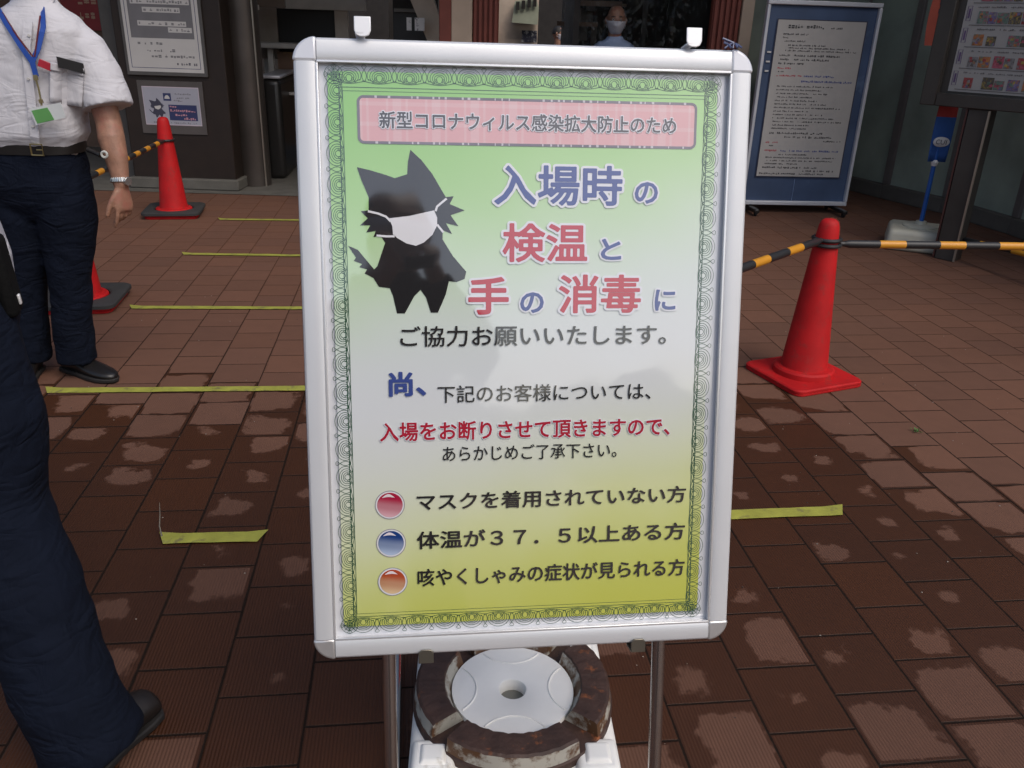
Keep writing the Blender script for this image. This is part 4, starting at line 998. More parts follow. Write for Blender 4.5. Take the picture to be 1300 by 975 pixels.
M_shirt = cloth_mat('white_shirt_fabric', (.565, .555, .58), .0085, .0002, .03)
M_shoe = mat('black_shoe', (.010, .009, .009), .38, var=.2)
M_belt = mat('black_leather', (.012, .010, .009), .4)
M_mask = mat('white_mask', (.62, .60, .64), .8, var=.03)
M_hair = mat('dark_hair', (.015, .012, .010), .6, var=.3, nscale=60, bump=.3, bscale=150)
V = Vector
def ering(c, rx, ry, rt, fw, n=28, e=2.5, tilt=V((0, 0, 0))):
    out = []
    for j in range(n):
        t = 2 * math.pi * j / n; cx, sy = math.cos(t), math.sin(t)
        x = math.copysign(abs(cx) ** (2 / e), cx) * rx; y = math.copysign(abs(sy) ** (2 / e), sy) * ry
        out.append(V(c) + rt * x + fw * y + tilt * x)
    return out
def add_hand(mb, wr, dirn, side, nrm, L=.175, curl=(18, 22, 26, 30), thumb=38, s=1.0):
    """palm, four bent fingers of different lengths and a thumb from the side of the palm; side points to the thumb edge, nrm to the palm face"""
    d = dirn.normalized(); side = (side - d * side.dot(d)).normalized(); nrm = (nrm - d * nrm.dot(d) - side * nrm.dot(side)).normalized()
    rings = []
    for t, w, th in ((-.02, .024, .021), (.0, .026, .020), (.025, .034, .018), (.055, .040, .016), (.080, .041, .0145), (.092, .037, .011)):
        rings.append(ering(wr + d * t * s, w * s, th * s, side, nrm, 16, 2.3))
    mb.loft(rings)
    for i, (o, ln, r) in enumerate(((.030, .072, .0086), (.010, .080, .0090), (-.010, .074, .0086), (-.029, .058, .0076))):
        p = wr + d * .080 * s + side * o * s; a = R(curl[i]); pts = [p - d * .012 * s, p]; ang = a * .5; rad = [r * s, r * 1.03 * s]
        for k, fr in enumerate((.42, .33, .25)):
            q = pts[-1] + (d * math.cos(ang) + nrm * math.sin(ang) + side * o * 1.2 * (1 if k == 0 else .3)).normalized() * ln * fr * s
            pts.append(q); rad.append(r * s * (.98, .92, .80)[k]); ang += a * (1.1 if k == 0 else .8)
        mb.path(pts, rad, 10, round_caps=True)
    p = wr + d * .018 * s + side * .024 * s; a = R(thumb)
    q = p + (d * math.cos(a) + side * math.sin(a) + nrm * .25) * .040 * s; q2 = q + (d * math.cos(a * .6) + side * math.sin(a * .6) + nrm * .3) * .030 * s; q3 = q2 + (d * math.cos(a * .3) + side * math.sin(a * .3) + nrm * .3) * .024 * s
    mb.path([p, q, q2, q3], [.0125 * s, .0112 * s, .0100 * s, .0085 * s], 10, round_caps=True)
def add_head(mb, c, fw, rt, h=.235):
    """skull, jaw, nose, brow, ears; c = centre of the head"""
    up = V((0, 0, 1)); k = h / .235; n, m_ = 28, 18; rings = []
    for i in range(1, m_):
        ph = math.pi * i / m_; z = -math.cos(ph) * .1175 * k; r_ = math.sin(ph) ** (.72 if z > 0 else 1)
        ring = []
        for j in range(n):
            t = 2 * math.pi * j / n; x = math.cos(t) * r_; y = math.sin(t) * r_      # y forward
            wx, wy = .077, .096
            if z < 0:
                f = min(1, -z / (.1175 * k)); wx *= 1 - .22 * f; wy *= (1 - .02 * f) if y > 0 else (1 - .38 * f)
            else: wy *= 1.0
            yy = y * wy + (.006 if y > 0 and z < -.03 * k else 0)
            ring.append(c + (rt * x * wx + fw * yy) * k + up * z)
        rings.append(ring)
    mb.loft(rings)
    mb.path([c + fw * .090 * k + up * .012 * k, c + fw * .104 * k - up * .010 * k, c + fw * .112 * k - up * .030 * k, c + fw * .098 * k - up * .040 * k], [.008 * k, .011 * k, .0145 * k, .011 * k], 10, round_caps=True)
    for sg in (-1, 1):
        mb.path([c + rt * sg * .012 * k + fw * .090 * k + up * .026 * k, c + rt * sg * .045 * k + fw * .078 * k + up * .028 * k], [.008 * k, .007 * k], 8, round_caps=True)
        mb.path([c + rt * sg * .079 * k - fw * .004 * k + up * .022 * k, c + rt * sg * .084 * k - fw * .012 * k + up * .004 * k, c + rt * sg * .077 * k - fw * .002 * k - up * .026 * k], [.011 * k, .013 * k, .008 * k], 8, round_caps=True)
    mb.path([c + fw * .089 * k + rt * -.020 * k - up * .066 * k, c + fw * .096 * k - up * .066 * k, c + fw * .089 * k + rt * .020 * k - up * .066 * k], [.006 * k] * 3, 8, round_caps=True)
def face_bits(root, c, fw, rt, h=.235, mask=True, hair=None):
    up = V((0, 0, 1)); k = h / .235
    for sg in (-1, 1):
        e = MB(); e.lathe([(.0, -.010), (.007, -.007), (.010, 0), (.007, .007), (0, .010)], 14)
        eo = e.build('eye', mat('eye_white', (.55, .52, .48), .3), root, loc=c + (rt * sg * .031 + fw * .0885) * k + up * .009 * k)
        MB().path([fw * .0085, fw * .0108], .0048, 12).build('iris', mat('dark_iris', (.015, .01, .008), .2), eo)
    eb = MB()
    for sg in (-1, 1): eb.path([c + (rt * sg * .014 + fw * .094) * k + up * .030 * k, c + (rt * sg * .032 + fw * .090) * k + up * .034 * k, c + (rt * sg * .048 + fw * .080) * k + up * .029 * k], [.0030, .0042, .0026], 8, round_caps=True)
    eb.build('eyebrow', mat('dark_hair', (0, 0, 0)), root)
    if mask:
        mb = MB(); rows = []; nu, nv = 15, 10
        for a in range(nv + 1):
            z = -.100 + .100 * a / nv
            for b in range(nu + 1):
                t = R(-78 + 156 * b / nu); r_ = math.sqrt(max(.02, 1 - (z / .122) ** 2)); wx = .083 * (1 - .16 * max(0, -z / .1)); wy = .107
                bul = .030 * math.cos(t) ** 6 * max(0, 1 - abs(z + .035) / .06)
                rows.append(c + (rt * math.sin(t) * wx * r_ + fw * (math.cos(t) * wy * r_ + bul)) * k + up * z * k)
        mb.add(rows, [(a * (nu + 1) + b, a * (nu + 1) + b + 1, (a + 1) * (nu + 1) + b + 1, (a + 1) * (nu + 1) + b) for a in range(nv) for b in range(nu)])
        o = mb.build('face_mask', M_mask, root); sd_ = o.modifiers.new('thick', 'SOLIDIFY'); sd_.thickness = .003
        e = MB()
        for sg in (-1, 1): e.path([c + (rt * sg * .077 + fw * .030) * k - up * .012 * k, c + (rt * sg * .088 - fw * .012) * k + up * .020 * k, c + (rt * sg * .080 + fw * .0) * k - up * .035 * k, c + (rt * sg * .072 + fw * .035) * k - up * .055 * k], .0018, 6)
        e.build('mask_loop', M_mask, root)
    if hair:
        mb = MB(); n, m_ = 28, 10; rings = []
        for i in range(m_ + 1):
            ph = R(4 + 92 * i / m_); ring = []
            for j in range(n):
                t = 2 * math.pi * j / n; fr = max(0, math.sin(t)); ph2 = ph * (1 - .42 * fr ** 1.5)
                ring.append(c + (rt * math.cos(t) * .083 * math.sin(ph2) + fw * (math.sin(t) * .101 * math.sin(ph2) - .003)) * k + up * (.126 * math.cos(ph2) * k))
            rings.append(ring)
        mb.loft(rings, caps=True); mb.build('hair', hair, root, subsurf=1)
def shoe(root, heel, toe, w=.048, hgt=.075, m_=None):
    heel, toe = V(heel), V(toe); d = toe - heel; ln = d.length; d.normalize(); s_ = V((-d.y, d.x, 0)).normalized(); mb = MB(); rings = []
    for t, ww, hh in ((0, .55, .62), (.04, .74, .85), (.15, .82, 1.0), (.32, .80, 1.05), (.45, .90, .86), (.62, 1.02, .66), (.78, 1.0, .54), (.90, .82, .46), (.97, .52, .38), (1.0, .22, .26)):
        c = heel + d * ln * t; ring = []
        for j in range(18):
            a = 2 * math.pi * j / 18; x = math.cos(a) * w * ww; z = math.sin(a); zz = (.5 + .5 * z) * hgt * hh if z > -.55 else .006
            ring.append(c + s_ * x + V((0, 0, .012 + zz * .9)))
        rings.append(ring)
    mb.loft(rings); o = mb.build('shoe', m_ or M_shoe, root, subsurf=1)
    mb = MB(); ring0 = [];
    P = [(t * ln, ww * w * 1.06) for t, ww in ((-.01, .35), (.03, .72), (.15, .84), (.4, .86), (.62, 1.04), (.8, 1.0), (.93, .7), (1.01, .2))]
    out = [heel + d * t + s_ * x for t, x in P] + [heel + d * t - s_ * x for t, x in reversed(P)]
    mb.loft([[p + V((0, 0, z)) for p in out] for z in (.003, .020)]); mb.build('sole', mat('dark_sole', (.014, .012, .011), .7), o, bevel=.004)
def trousers(root, waist, pelvis, legs, rt, fw, mat_=None, rx=.165, ry=.118, vox=.009, top=.95, disp=.012):
    """waist: centre at belt height; legs: list of [(centre, radius), ...] from hip to hem"""
    mb = MB(); w = V(waist); p = V(pelvis)
    mb.loft([ering(w + V((0, 0, .0)), rx, ry, rt, fw), ering(w.lerp(p, .45), rx * 1.06, ry * 1.06, rt, fw), ering(p, rx * 1.09, ry * 1.10, rt, fw), ering(p + V((0, 0, -.07)), rx * 1.0, ry * 1.0, rt, fw), ering(p + V((0, 0, -.13)), rx * .7, ry * .7, rt, fw)])
    for L in legs: mb.path([c for c, r_ in L], [r_ for c, r_ in L], 22)
    return mb.build('trousers', mat_ or M_navyc, root, remesh=vox, sm=4, disp=disp, dscale=.13)
def shirt(root, rings, sleeves, rt, fw, mat_, vox=.0075, disp=.012, e=2.4):
    mb = MB(); mb.loft([ering(c, rx, ry, rt, fw, 32, e) for c, rx, ry in rings])
    for L in sleeves: mb.path([c for c, r_ in L], [r_ for c, r_ in L], 22)
    return mb.build('shirt', mat_, root, remesh=vox, sm=3, disp=disp, dscale=.11)

# ---- man in the white shirt, standing on the left
A0 = V((-1.84, 3.20, 0))
man = thing('person', 'man in white short sleeved shirt, blue lanyard and navy trousers standing on the left', 'person', A0)
def la(px, py, Y): return at(px, py, Y) - A0
rt = V((1, .06, 0)).normalized(); fw = V((.06, -1, 0)).normalized()
W0 = V((.035, 0, .925))
rings = [(W0 + V((0, 0, -.03)), .160, .112), (W0 + V((.0, 0, .012)), .168, .122), (W0 + V((.004, 0, .05)), .186, .142), (W0 + V((.010, 0, .12)), .184, .140), (W0 + V((.03, 0, .24)), .183, .130), (W0 + V((.055, 0, .34)), .192, .122),
         (W0 + V((.072, 0, .405)), .182, .110), (W0 + V((.082, 0, .445)), .146, .092), (W0 + V((.088, 0, .475)), .098, .075), (W0 + V((.092, .004, .500)), .066, .064), (W0 + V((.093, .006, .525)), .060, .060)]
sl_r = [(V((.225, .015, 1.315)), .064), (V((.265, .020, 1.27)), .076), (V((.299, .018, 1.19)), .083), (V((.318, .010, 1.12)), .086), (V((.329, .0, 1.073)), .089)]
sl_l = [(V((-.02, 0, 1.315)), .066), (V((-.06, -.003, 1.27)), .080), (V((-.10, -.010, 1.19)), .086), (V((-.135, -.016, 1.10)), .089), (V((-.15, -.020, 1.075)), .089)]
M_head = W0 + V((.10, -.012, .655))
mb = MB()
mb.path([(W0 + V((.092, .01, .42))), (W0 + V((.094, .008, .50))), (W0 + V((.098, .002, .58)))], [.058, .055, .056], 18)
add_head(mb, M_head, fw, rt)
mb.loft([ering(W0 + V((.01, 0, z)), a, b, rt, fw) for z, a, b in ((-.05, .13, .09), (.15, .14, .09), (.33, .15, .085), (.42, .10, .07))])
for L in ([(V((.245, .012, 1.29)), .048), (V((.300, .008, 1.15)), .047), (V((.322, .0, 1.02)), .0455), (V((.338, -.030, .965)), .047), (V((.352, -.045, .90)), .041), (V((.361, -.058, .845)), .033), (V((.365, -.066, .812)), .0285)],
          [(V((-.04, 0, 1.29)), .048), (V((-.12, -.008, 1.12)), .047), (V((-.16, -.016, 1.0)), .0445), (V((-.18, -.06, .90)), .036), (V((-.185, -.09, .81)), .0285)]):
    mb.path([c for c, r_ in L], [r_ for c, r_ in L], 18, round_caps=True)
add_hand(mb, V((.366, -.068, .800)), V((.02, -.10, -1)), V((-.42, -.90, .05)), V((-.85, .45, 0)), curl=(14, 30, 36, 40), thumb=30, s=.98)
add_hand(mb, V((-.186, -.095, .80)), V((0, -.10, -1)), V((.42, -.90, .05)), V((.85, .45, 0)))
for sx, ax in ((.115, .04), (-.045, -.145)):
    mb.path([V((sx, 0, .80)), V((sx + (ax - sx) * .5, 0, .45)), V((ax, 0, .10))], [.07, .05, .04], 12)
mb.build('body', M_skin, man, remesh=.0048, sm=2)
face_bits(man, M_head, fw, rt, hair=M_hair)
trousers(man, W0 + V((0, 0, .0)), W0 + V((-.008, 0, -.13)), [
    [(V((.118, 0, .82)), .100), (V((.108, -.004, .66)), .106), (V((.092, -.008, .52)), .090), (V((.076, -.012, .42)), .079), (V((.060, -.006, .28)), .076), (V((.046, 0, .14)), .075), (V((.040, .004, .070)), .077)],
    [(V((-.055, 0, .82)), .100), (V((-.072, 0, .66)), .104), (V((-.090, .0, .50)), .088), (V((-.104, 0, .42)), .078), (V((-.124, .006, .28)), .075), (V((-.142, .012, .14)), .074), (V((-.150, .014, .068)), .076)]], rt, fw)
shirt(man, rings, (sl_r, sl_l), rt, fw, M_shirt, e=2.9, disp=.007)
# feet: the right one turned out
h_ = gp(83, 468) - A0; t_ = gp(148, 486) - A0
shoe(man, (h_.x, h_.y, 0), (t_.x, t_.y, 0), .047, .085)
shoe(man, (-.165, .06, 0), (-.135, -.165, 0), .047, .085)
# collar, placket, pocket, belt, lanyard, card, watch
def chest(px, py, off=0.): return la(px, py, 3.066 - off)
mb = MB()
nk = W0 + V((.093, -.002, .500))
for sg in (-1, 1):
    mb.add([nk + rt * sg * .004 + fw * .070 + V((0, 0, -.030)), nk + rt * sg * .052 + fw * .066 + V((0, 0, -.062)), nk + rt * sg * .076 + fw * .012 + V((0, 0, .004)), nk + rt * sg * .058 - fw * .03 + V((0, 0, .036)), nk + rt * sg * .050 + fw * .030 + V((0, 0, .028))], [(0, 1, 2, 3, 4)])
o = mb.build('collar', M_shirt, man); sd_ = o.modifiers.new('thick', 'SOLIDIFY'); sd_.thickness = .005; sd_.offset = 0
def drape(mb, pix, w, Yoff, n=4):
    """band lying on the shirt front through picture-measured chest points; depth follows the torso ellipse"""
    P = []
    for (x0, y0), (x1, y1) in zip(pix, pix[1:]):
        for k in range(n): P.append((x0 + (x1 - x0) * k / n, y0 + (y1 - y0) * k / n))
    P.append(pix[-1]); pts = []
    for q in P:
        p = at(q[0], q[1], 3.07) - A0
        zz = p.z - W0.z
        i = max(1, next((i for i, r_ in enumerate(rings) if r_[0].z >= p.z), len(rings) - 1)); c0, c1_ = rings[i - 1], rings[i]
        f = min(1, max(0, (p.z - c0[0].z) / max(1e-5, c1_[0].z - c0[0].z))); cx = c0[0].lerp(c1_[0], f); rx = c0[1] + (c1_[1] - c0[1]) * f; ry = c0[2] + (c1_[2] - c0[2]) * f
        xr = min(.98, abs(p.x - cx.x) / rx); yy = cx.y - ry * (1 - xr ** 2.9) ** (1 / 2.9) - Yoff - .006
        r_ = ray(*q); P3 = CAMP + r_ * ((yy + A0.y) / r_.y) - A0; pts.append(P3)
    L, Rr = [], []
    for i, p in enumerate(pts):
        t = (pts[min(i + 1, len(pts) - 1)] - pts[max(i - 1, 0)]).normalized(); s_ = t.cross(V((0, -1, 0))).normalized() * w / 2
        L.append(p + s_); Rr.append(p - s_)
    k = len(L); mb.add(L + Rr, [(i, i + 1, i + 1 + k, i + k) for i in range(k - 1)]); return pts
def thick(o, t=.003):
    o.data.polygons.foreach_set('use_smooth', [False] * len(o.data.polygons)); m_ = o.modifiers.new('thick', 'SOLIDIFY'); m_.thickness = t; m_.offset = 0; return o
M_lan = mat('lanyard_blue', (.018, .07, .34), .6, var=.1)
mb = MB(); drape(mb, [(-12, -6), (8, 30), (26, 58), (40, 78)], .017, .012); drape(mb, [(54, 8), (55, 34), (49, 60), (41, 79)], .017, .012); drape(mb, [(39, 72), (43, 86), (46, 97)], .018, .013)
thick(mb.build('lanyard', M_lan, man))
mb = MB(); drape(mb, [(44, 96), (49, 112), (53, 134)], .005, .016); thick(mb.build('lanyard_chain', mat('brass_clip', (.5, .42, .22), .3, metal=.8), man), .004)
mb = MB(); q0 = drape(mb, [(44.5, 95), (46, 102)], .014, .017); drape(mb, [(51, 126), (53, 131)], .013, .018); thick(mb.build('lanyard_clip', mat('brass_clip', (0, 0, 0)), man), .006)
mb = MB(); drape(mb, [(3, 16), (22, 46), (42, 72)], .0045, .014); drape(mb, [(51, 20), (47, 50), (44, 72)], .0045, .014); thick(mb.build('red_cord', mat('cord_red', (.12, .015, .02), .6), man))
mb = MB(); drape(mb, [(49, 79), (66, 86)], .024, .018, 3); thick(mb.build('red_tag', mat('tag_red', (.45, .03, .05), .4), man), .009)
def quad(px4, off): return [la(x, y, 3.056 - off) for x, y in px4]
cd = MB(); q = quad([(37, 138), (77, 130), (83.5, 149), (46, 159)], .022); cd.add(q, [(0, 1, 2, 3)]); thick(cd.build('id_card', mat('card_white', (.62, .64, .63), .35), man), .003)
cd = MB(); q = quad([(40, 140.5), (60, 136.5), (64, 143), (69, 152), (47.5, 157)], .0245); cd.add(q, [(0, 1, 2, 3, 4)]); thick(cd.build('card_print', mat('card_green', (.12, .33, .10), .35, var=.2), man), .001)
cd = MB()
for k in range(3): drape(cd, [(62 + 4 * k, 138 - k), (64.5 + 4.2 * k, 144 - k), (70 + 4.2 * k, 150.5 - k)], .003, .030)
thick(cd.build('card_stripe', mat('card_darkgreen', (.02, .10, .06), .4), man), .001)
mb = MB()
for c0, c1_, off in (((62, 75), (107, 86), .0),): pass
def patch(name, c4, off, m_, t, n=7, parent=man):
    """cloth patch laid on the shirt front between four picture-measured corners"""
    g_ = []; tmp = MB()
    for i in range(n + 1):
        f = i / n; l_ = [c4[0][k] + (c4[3][k] - c4[0][k]) * f for k in (0, 1)]; r__ = [c4[1][k] + (c4[2][k] - c4[1][k]) * f for k in (0, 1)]
        for j in range(n + 1):
            q_ = (l_[0] + (r__[0] - l_[0]) * j / n, l_[1] + (r__[1] - l_[1]) * j / n); g_.append(drape(tmp, [q_, (q_[0] + .3, q_[1])], .001, off, 1)[0])
    tmp.bm.free(); mb = MB(); mb.add(g_, [(i * (n + 1) + j, i * (n + 1) + j + 1, (i + 1) * (n + 1) + j + 1, (i + 1) * (n + 1) + j) for i in range(n) for j in range(n)])
    o = mb.build(name, m_, parent); m2 = o.modifiers.new('thick', 'SOLIDIFY'); m2.thickness = t; m2.offset = 0; return o
patch('chest_pocket', [(64, 79), (106.5, 87), (104, 136), (63, 129)], .017, M_shirt, .006)
patch('pocket_hem', [(64, 79), (106.5, 87), (106, 97), (64, 89)], .022, M_shirt, .005)
mb = MB(); drape(mb, [(36, 28), (33, 60), (37, 100), (42, 150), (45, 182)], .030, .003); thick(mb.build('placket', M_shirt, man), .004)
mb = MB()
for b_ in ((37, 45), (36, 100), (42, 160)):
    tmp = MB(); p = drape(tmp, [b_, (b_[0] + .5, b_[1] + 1)], .001, .007, 1)[0]; tmp.bm.free(); mb.path([p, p + V((0, -.003, 0))], .005, 10)
mb.build('shirt_button', mat('button_pearl', (.6, .58, .55), .3), man)
tmp = MB(); pts = drape(tmp, [(71.5, 71.5), (105.5, 80.5), (104.5, 90), (70, 80)], .001, .019, 1); tmp.bm.free()
mb = MB(); pts = [p + A0 for p in pts]; dn = V((0, 0, -.035)); mb.add(pts[:2] + [pts[1] + dn, pts[0] + dn], [(0, 1, 2, 3)]); ph = thick(mb.build('smartphone', mat('phone_black', (.012, .012, .014), .3), None), .009)
tag(ph, 'black phone sticking out of the white shirt pocket', 'phone')
mb = MB(); rgs = []
for j in range(41):
    a = 2 * math.pi * j / 40
    c = W0 + V((0, 0, .004)); cx, sy = math.cos(a), math.sin(a); x = math.copysign(abs(cx) ** (2 / 2.5), cx) * .171; y = math.copysign(abs(sy) ** (2 / 2.5), sy) * .123
    p = c + rt * x + fw * y; rgs.append(p)
k = len(rgs) - 1
mb.loft([[p + V((0, 0, -.019)) for p in rgs[:-1]], [p * 1 + (p - W0).normalized() * .004 + V((0, 0, -.018)) for p in rgs[:-1]], [p + (p - W0).normalized() * .004 + V((0, 0, .018)) for p in rgs[:-1]], [p + V((0, 0, .019)) for p in rgs[:-1]]], caps=False)
mb.build('belt', M_belt, man)
bk = la(47.5, 190, 3.060)
mb = MB(); fr = [(-.021, -.019), (.021, -.019), (.021, .019), (-.021, .019)]
mb.path([bk + V((x, -.004, z)) for x, z in fr + fr[:1]], .0032, 8); mb.path([bk + V((0, -.006, -.0)), bk + V((.02, -.006, 0))], .0022, 8); mb.build('belt_buckle', mat('brass', (.45, .36, .16), .3, metal=.9), man)
mb = MB(); mb.path([la(112, 190, 3.12), la(122, 194, 3.08), la(128, 197, 3.07)], .009, 10); kr = mb.build('belt_strap', M_belt, man)
mb = MB(); c = la(133, 196, 3.07); mb.path([c + V((.010 * math.cos(2 * math.pi * i / 20), -.003, .010 * math.sin(2 * math.pi * i / 20))) for i in range(21)], .0045, 8); mb.build('key_ring', mat('pale_ring', (.5, .5, .46), .4), man)
wr = V((.3635, -.062, .822)); ax = V((.08, -.24, -.96)).normalized(); s1 = ax.cross(V((0, 1, 0))).normalized(); s2 = ax.cross(s1)
mb = MB()
for k in range(26):
    a = 2 * math.pi * k / 26; p = wr + (s1 * math.cos(a) + s2 * math.sin(a)) * .0335; nn = (p - wr).normalized(); tt = ax.cross(nn)
    Rm = Matrix((tt, nn, ax)).transposed(); mb.box(p, (.0075, .004, .016), Rm)
mb.build('watch_strap', mat('watch_steel', (.62, .62, .60), .25, metal=.9), man, bevel=.001)
p = wr + V((.9, -.42, 0)).normalized() * .036
mb = MB(); mb.path([p - V((.9, -.42, 0)).normalized() * .005, p + V((.9, -.42, 0)).normalized() * .005], .016, 20); mb.build('watch_face', mat('watch_steel', (0, 0, 0)), man, bevel=.001)

# ---- second person, cut by the left edge of the photo, leg in stride
B0 = V((-.92, 1.50, 0))
p2 = thing('person', 'person in navy trousers and brown shoe striding past at the lower left edge', 'person', B0)
def lb(px, py, Y): return at(px, py, Y) - B0
rt2 = V((.75, .66, 0)).normalized(); fw2 = V((-.66, .75, 0)).normalized()
rt2, fw2 = V((.6, -.8, 0)), V((-.8, -.6, 0))
hipc = V((-.205, .06, .96))
M_shoe2 = mat('brown_shoe', (.012, .0085, .007), .5, var=.2)
k_ = lb(-8, 640, 1.38); an_ = gp(88, 885, .16) - B0; hm_ = gp(122, 948, .045) - B0; th_ = lb(-54, 475, 1.42)
legR = [(V((-.16, -.02, .90)), .12), (V((th_.x - .012, th_.y, th_.z)), .128), (V((th_.x + .02, -.09, .68)), .118), (V((k_.x - .01, k_.y, k_.z)), .104), ((k_ + an_) / 2, .098), (V((an_.x, an_.y, an_.z)), .095), (V((hm_.x, hm_.y, hm_.z)), .100)]
legL = [(V((-.28, .10, .90)), .12), (V((-.36, .16, .68)), .11), (V((-.44, .26, .48)), .095), (V((-.50, .42, .28)), .088), (V((-.52, .52, .12)), .085)]
trousers(p2, hipc + V((0, 0, .04)), hipc + V((0, 0, -.10)), [legR, legL], rt2, fw2, rx=.165, ry=.12, vox=.009, disp=.015)
HC = lambda z: hipc + V((-.32 * max(0, z), 0, z))
R2 = [(HC(z), a, b) for z, a, b in ((-.085, .178, .132), (.0, .176, .134), (.10, .185, .145), (.25, .18, .13), (.38, .20, .125), (.45, .17, .105), (.49, .10, .08), (.53, .062, .06))]
shirt(p2, R2, ([(HC(.40) + rt2 * .16, .07), (HC(.27) + rt2 * .24, .082), (HC(.16) + rt2 * .26, .085)], [(HC(.40) - rt2 * .16, .07), (HC(.27) - rt2 * .24, .082), (HC(.16) - rt2 * .26, .085)]), rt2, fw2, M_shirt)
hd2 = HC(.70) + fw2 * .02
mb = MB(); mb.path([HC(.42), HC(.60)], [.058, .055], 16); add_head(mb, hd2, fw2, rt2)
mb.loft([ering(HC(z), a, b, rt2, fw2) for z, a, b in ((-.05, .13, .09), (.2, .14, .09), (.42, .12, .07))])
for sg in (-1, 1):
    L = [(HC(.38) + rt2 * sg * .18, .048), (HC(.14) + rt2 * sg * .26, .044), (hipc + rt2 * sg * .25 + fw2 * .10 + V((0, 0, .0)), .036), (hipc + rt2 * sg * .24 + fw2 * .16 + V((0, 0, -.09)), .029)]
    mb.path([c for c, r_ in L], [r_ for c, r_ in L], 16, round_caps=True); add_hand(mb, L[-1][0], V((0, 0, -1)) + fw2 * .4, fw2, -rt2 * sg)
for L in (legR, legL): mb.path([c for c, r_ in L], [.06, .06, .055, .05, .045, .04, .035][:len(L)], 12)
mb.build('body', M_skin, p2, remesh=.008, sm=2)
face_bits(p2, hd2, fw2, rt2, hair=M_hair)
hl = gp(204, 905) - B0; tl = gp(60, 1010) - B0
shoe(p2, (hl.x - .012, hl.y + .005, 0), (hl.x - .130, hl.y - .225, 0), .050, .075, M_shoe2)
shoe(p2, (-.49, .56, 0), (-.66, .41, 0), .050, .085, M_shoe2)
pc = lb(5, 350, 1.50)
pch = MB(); pch.box((0, 0, 0), (.028, .07, .15)); po = pch.build('belt_pouch', mat('black_nylon', (.006, .006, .006), .9, bump=.2, spec=.15), None, loc=pc + B0, rot=(R(4), R(-3), R(20)), bevel=.012, seg=3)
tag(po, 'black pouch hanging at the hip of the person striding at left', 'pouch')
MB().box((.0165, -.01, -.045), (.005, .010, .020)).build('metal_clip', mat('clip_metal', (0, 0, 0)), po, bevel=.002)

# ---- masked man inside the ticket window
C0 = V((.795, 7.95, .004))
bm_ = thing('person', 'bald man in pale blue shirt and white mask behind the ticket window', 'person', C0)
rt3, fw3 = V((1, 0, 0)), V((0, -1, 0))
M_bshirt = mat('pale_blue_shirt', (.34, .42, .60), .8, bump=.1, bscale=40)
hz = 1.447; hd3 = V((0, -.01, hz))
mb = MB(); mb.path([V((0, .01, hz - .22)), V((0, .0, hz - .06))], [.060, .056], 16); add_head(mb, hd3, fw3, rt3, .245)
mb.loft([ering(V((0, .01, z)), a, b, rt3, fw3) for z, a, b in ((.80, .15, .10), (1.05, .15, .10), (1.20, .12, .07))])
for sg in (-1, 1):
    L = [(V((sg * .18, .01, 1.20)), .047), (V((sg * .24, .02, .98)), .043), (V((sg * .22, -.10, .78)), .030)]
    mb.path([c for c, r_ in L], [r_ for c, r_ in L], 14, round_caps=True); add_hand(mb, L[-1][0], V((0, -.5, -1)), V((-sg * .4, -.9, 0)), V((-sg, 0, 0)))
    mb.path([V((sg * .09, 0, .8)), V((sg * .09, 0, .4)), V((sg * .09, 0, .08))], [.07, .05, .04], 10)
mb.build('body', M_skin, bm_, remesh=.007, sm=2); face_bits(bm_, hd3, fw3, rt3, .245)
shirt(bm_, [(V((0, .01, z)), a, b) for z, a, b in ((.84, .165, .12), (1.0, .19, .13), (1.15, .215, .12), (1.225, .20, .105), (1.275, .14, .085), (1.30, .08, .07), (1.325, .066, .066))],
      ([(V((.15, .01, 1.19)), .062), (V((.22, .015, 1.08)), .075), (V((.235, .02, 1.0)), .08)], [(V((-.15, .01, 1.19)), .062), (V((-.22, .015, 1.08)), .075), (V((-.235, .02, 1.0)), .08)]), rt3, fw3, M_bshirt)
mb = MB()
for sg in (-1, 1): mb.add([V((sg * .004, -.062, 1.265)), V((sg * .045, -.074, 1.225)), V((sg * .075, -.02, 1.285)), V((sg * .05, .0, 1.315)), V((sg * .03, -.05, 1.305))], [(0, 1, 2, 3, 4)])
thick(mb.build('collar', M_bshirt, bm_), .005)
trousers(bm_, V((0, 0, .88)), V((0, 0, .76)), [[(V((sg * .09, 0, .76)), .10), (V((sg * .09, 0, .42)), .075), (V((sg * .09, 0, .07)), .07)] for sg in (-1, 1)], rt3, fw3, vox=.014)
for sg in (-1, 1): shoe(bm_, (sg * .09, .06, 0), (sg * .10, -.19, 0))
# ---- person far down the passage
D0 = V((.545, 14.5, .004))
fp_ = thing('person', 'distant person in blue shirt with dark hair, seen in the dark passage', 'person', D0)
rt4, fw4 = V((.25, .97, 0)).normalized(), V((.97, -.25, 0)).normalized()
hd4 = V((0, 0, 1.27))
mb = MB(); mb.path([V((0, 0, 1.04)), V((0, 0, 1.2))], [.06, .055], 12); add_head(mb, hd4, fw4, rt4, .22)
for sg in (-1, 1):
    L = [(rt4 * sg * .18 + V((0, 0, 1.0)), .046), (rt4 * sg * .22 + V((0, 0, .78)), .042), (rt4 * sg * .2 + fw4 * .1 + V((0, 0, .6)), .03)]
    mb.path([c for c, r_ in L], [r_ for c, r_ in L], 12, round_caps=True); add_hand(mb, L[-1][0], V((0, 0, -1)) + fw4 * .3, fw4, -rt4 * sg)
    mb.path([rt4 * sg * .09 + V((0, 0, .7)), rt4 * sg * .09 + V((0, 0, .07))], [.07, .04], 10)
mb.build('body', M_skin, fp_, remesh=.009, sm=2); face_bits(fp_, hd4, fw4, rt4, .22, True, M_hair)
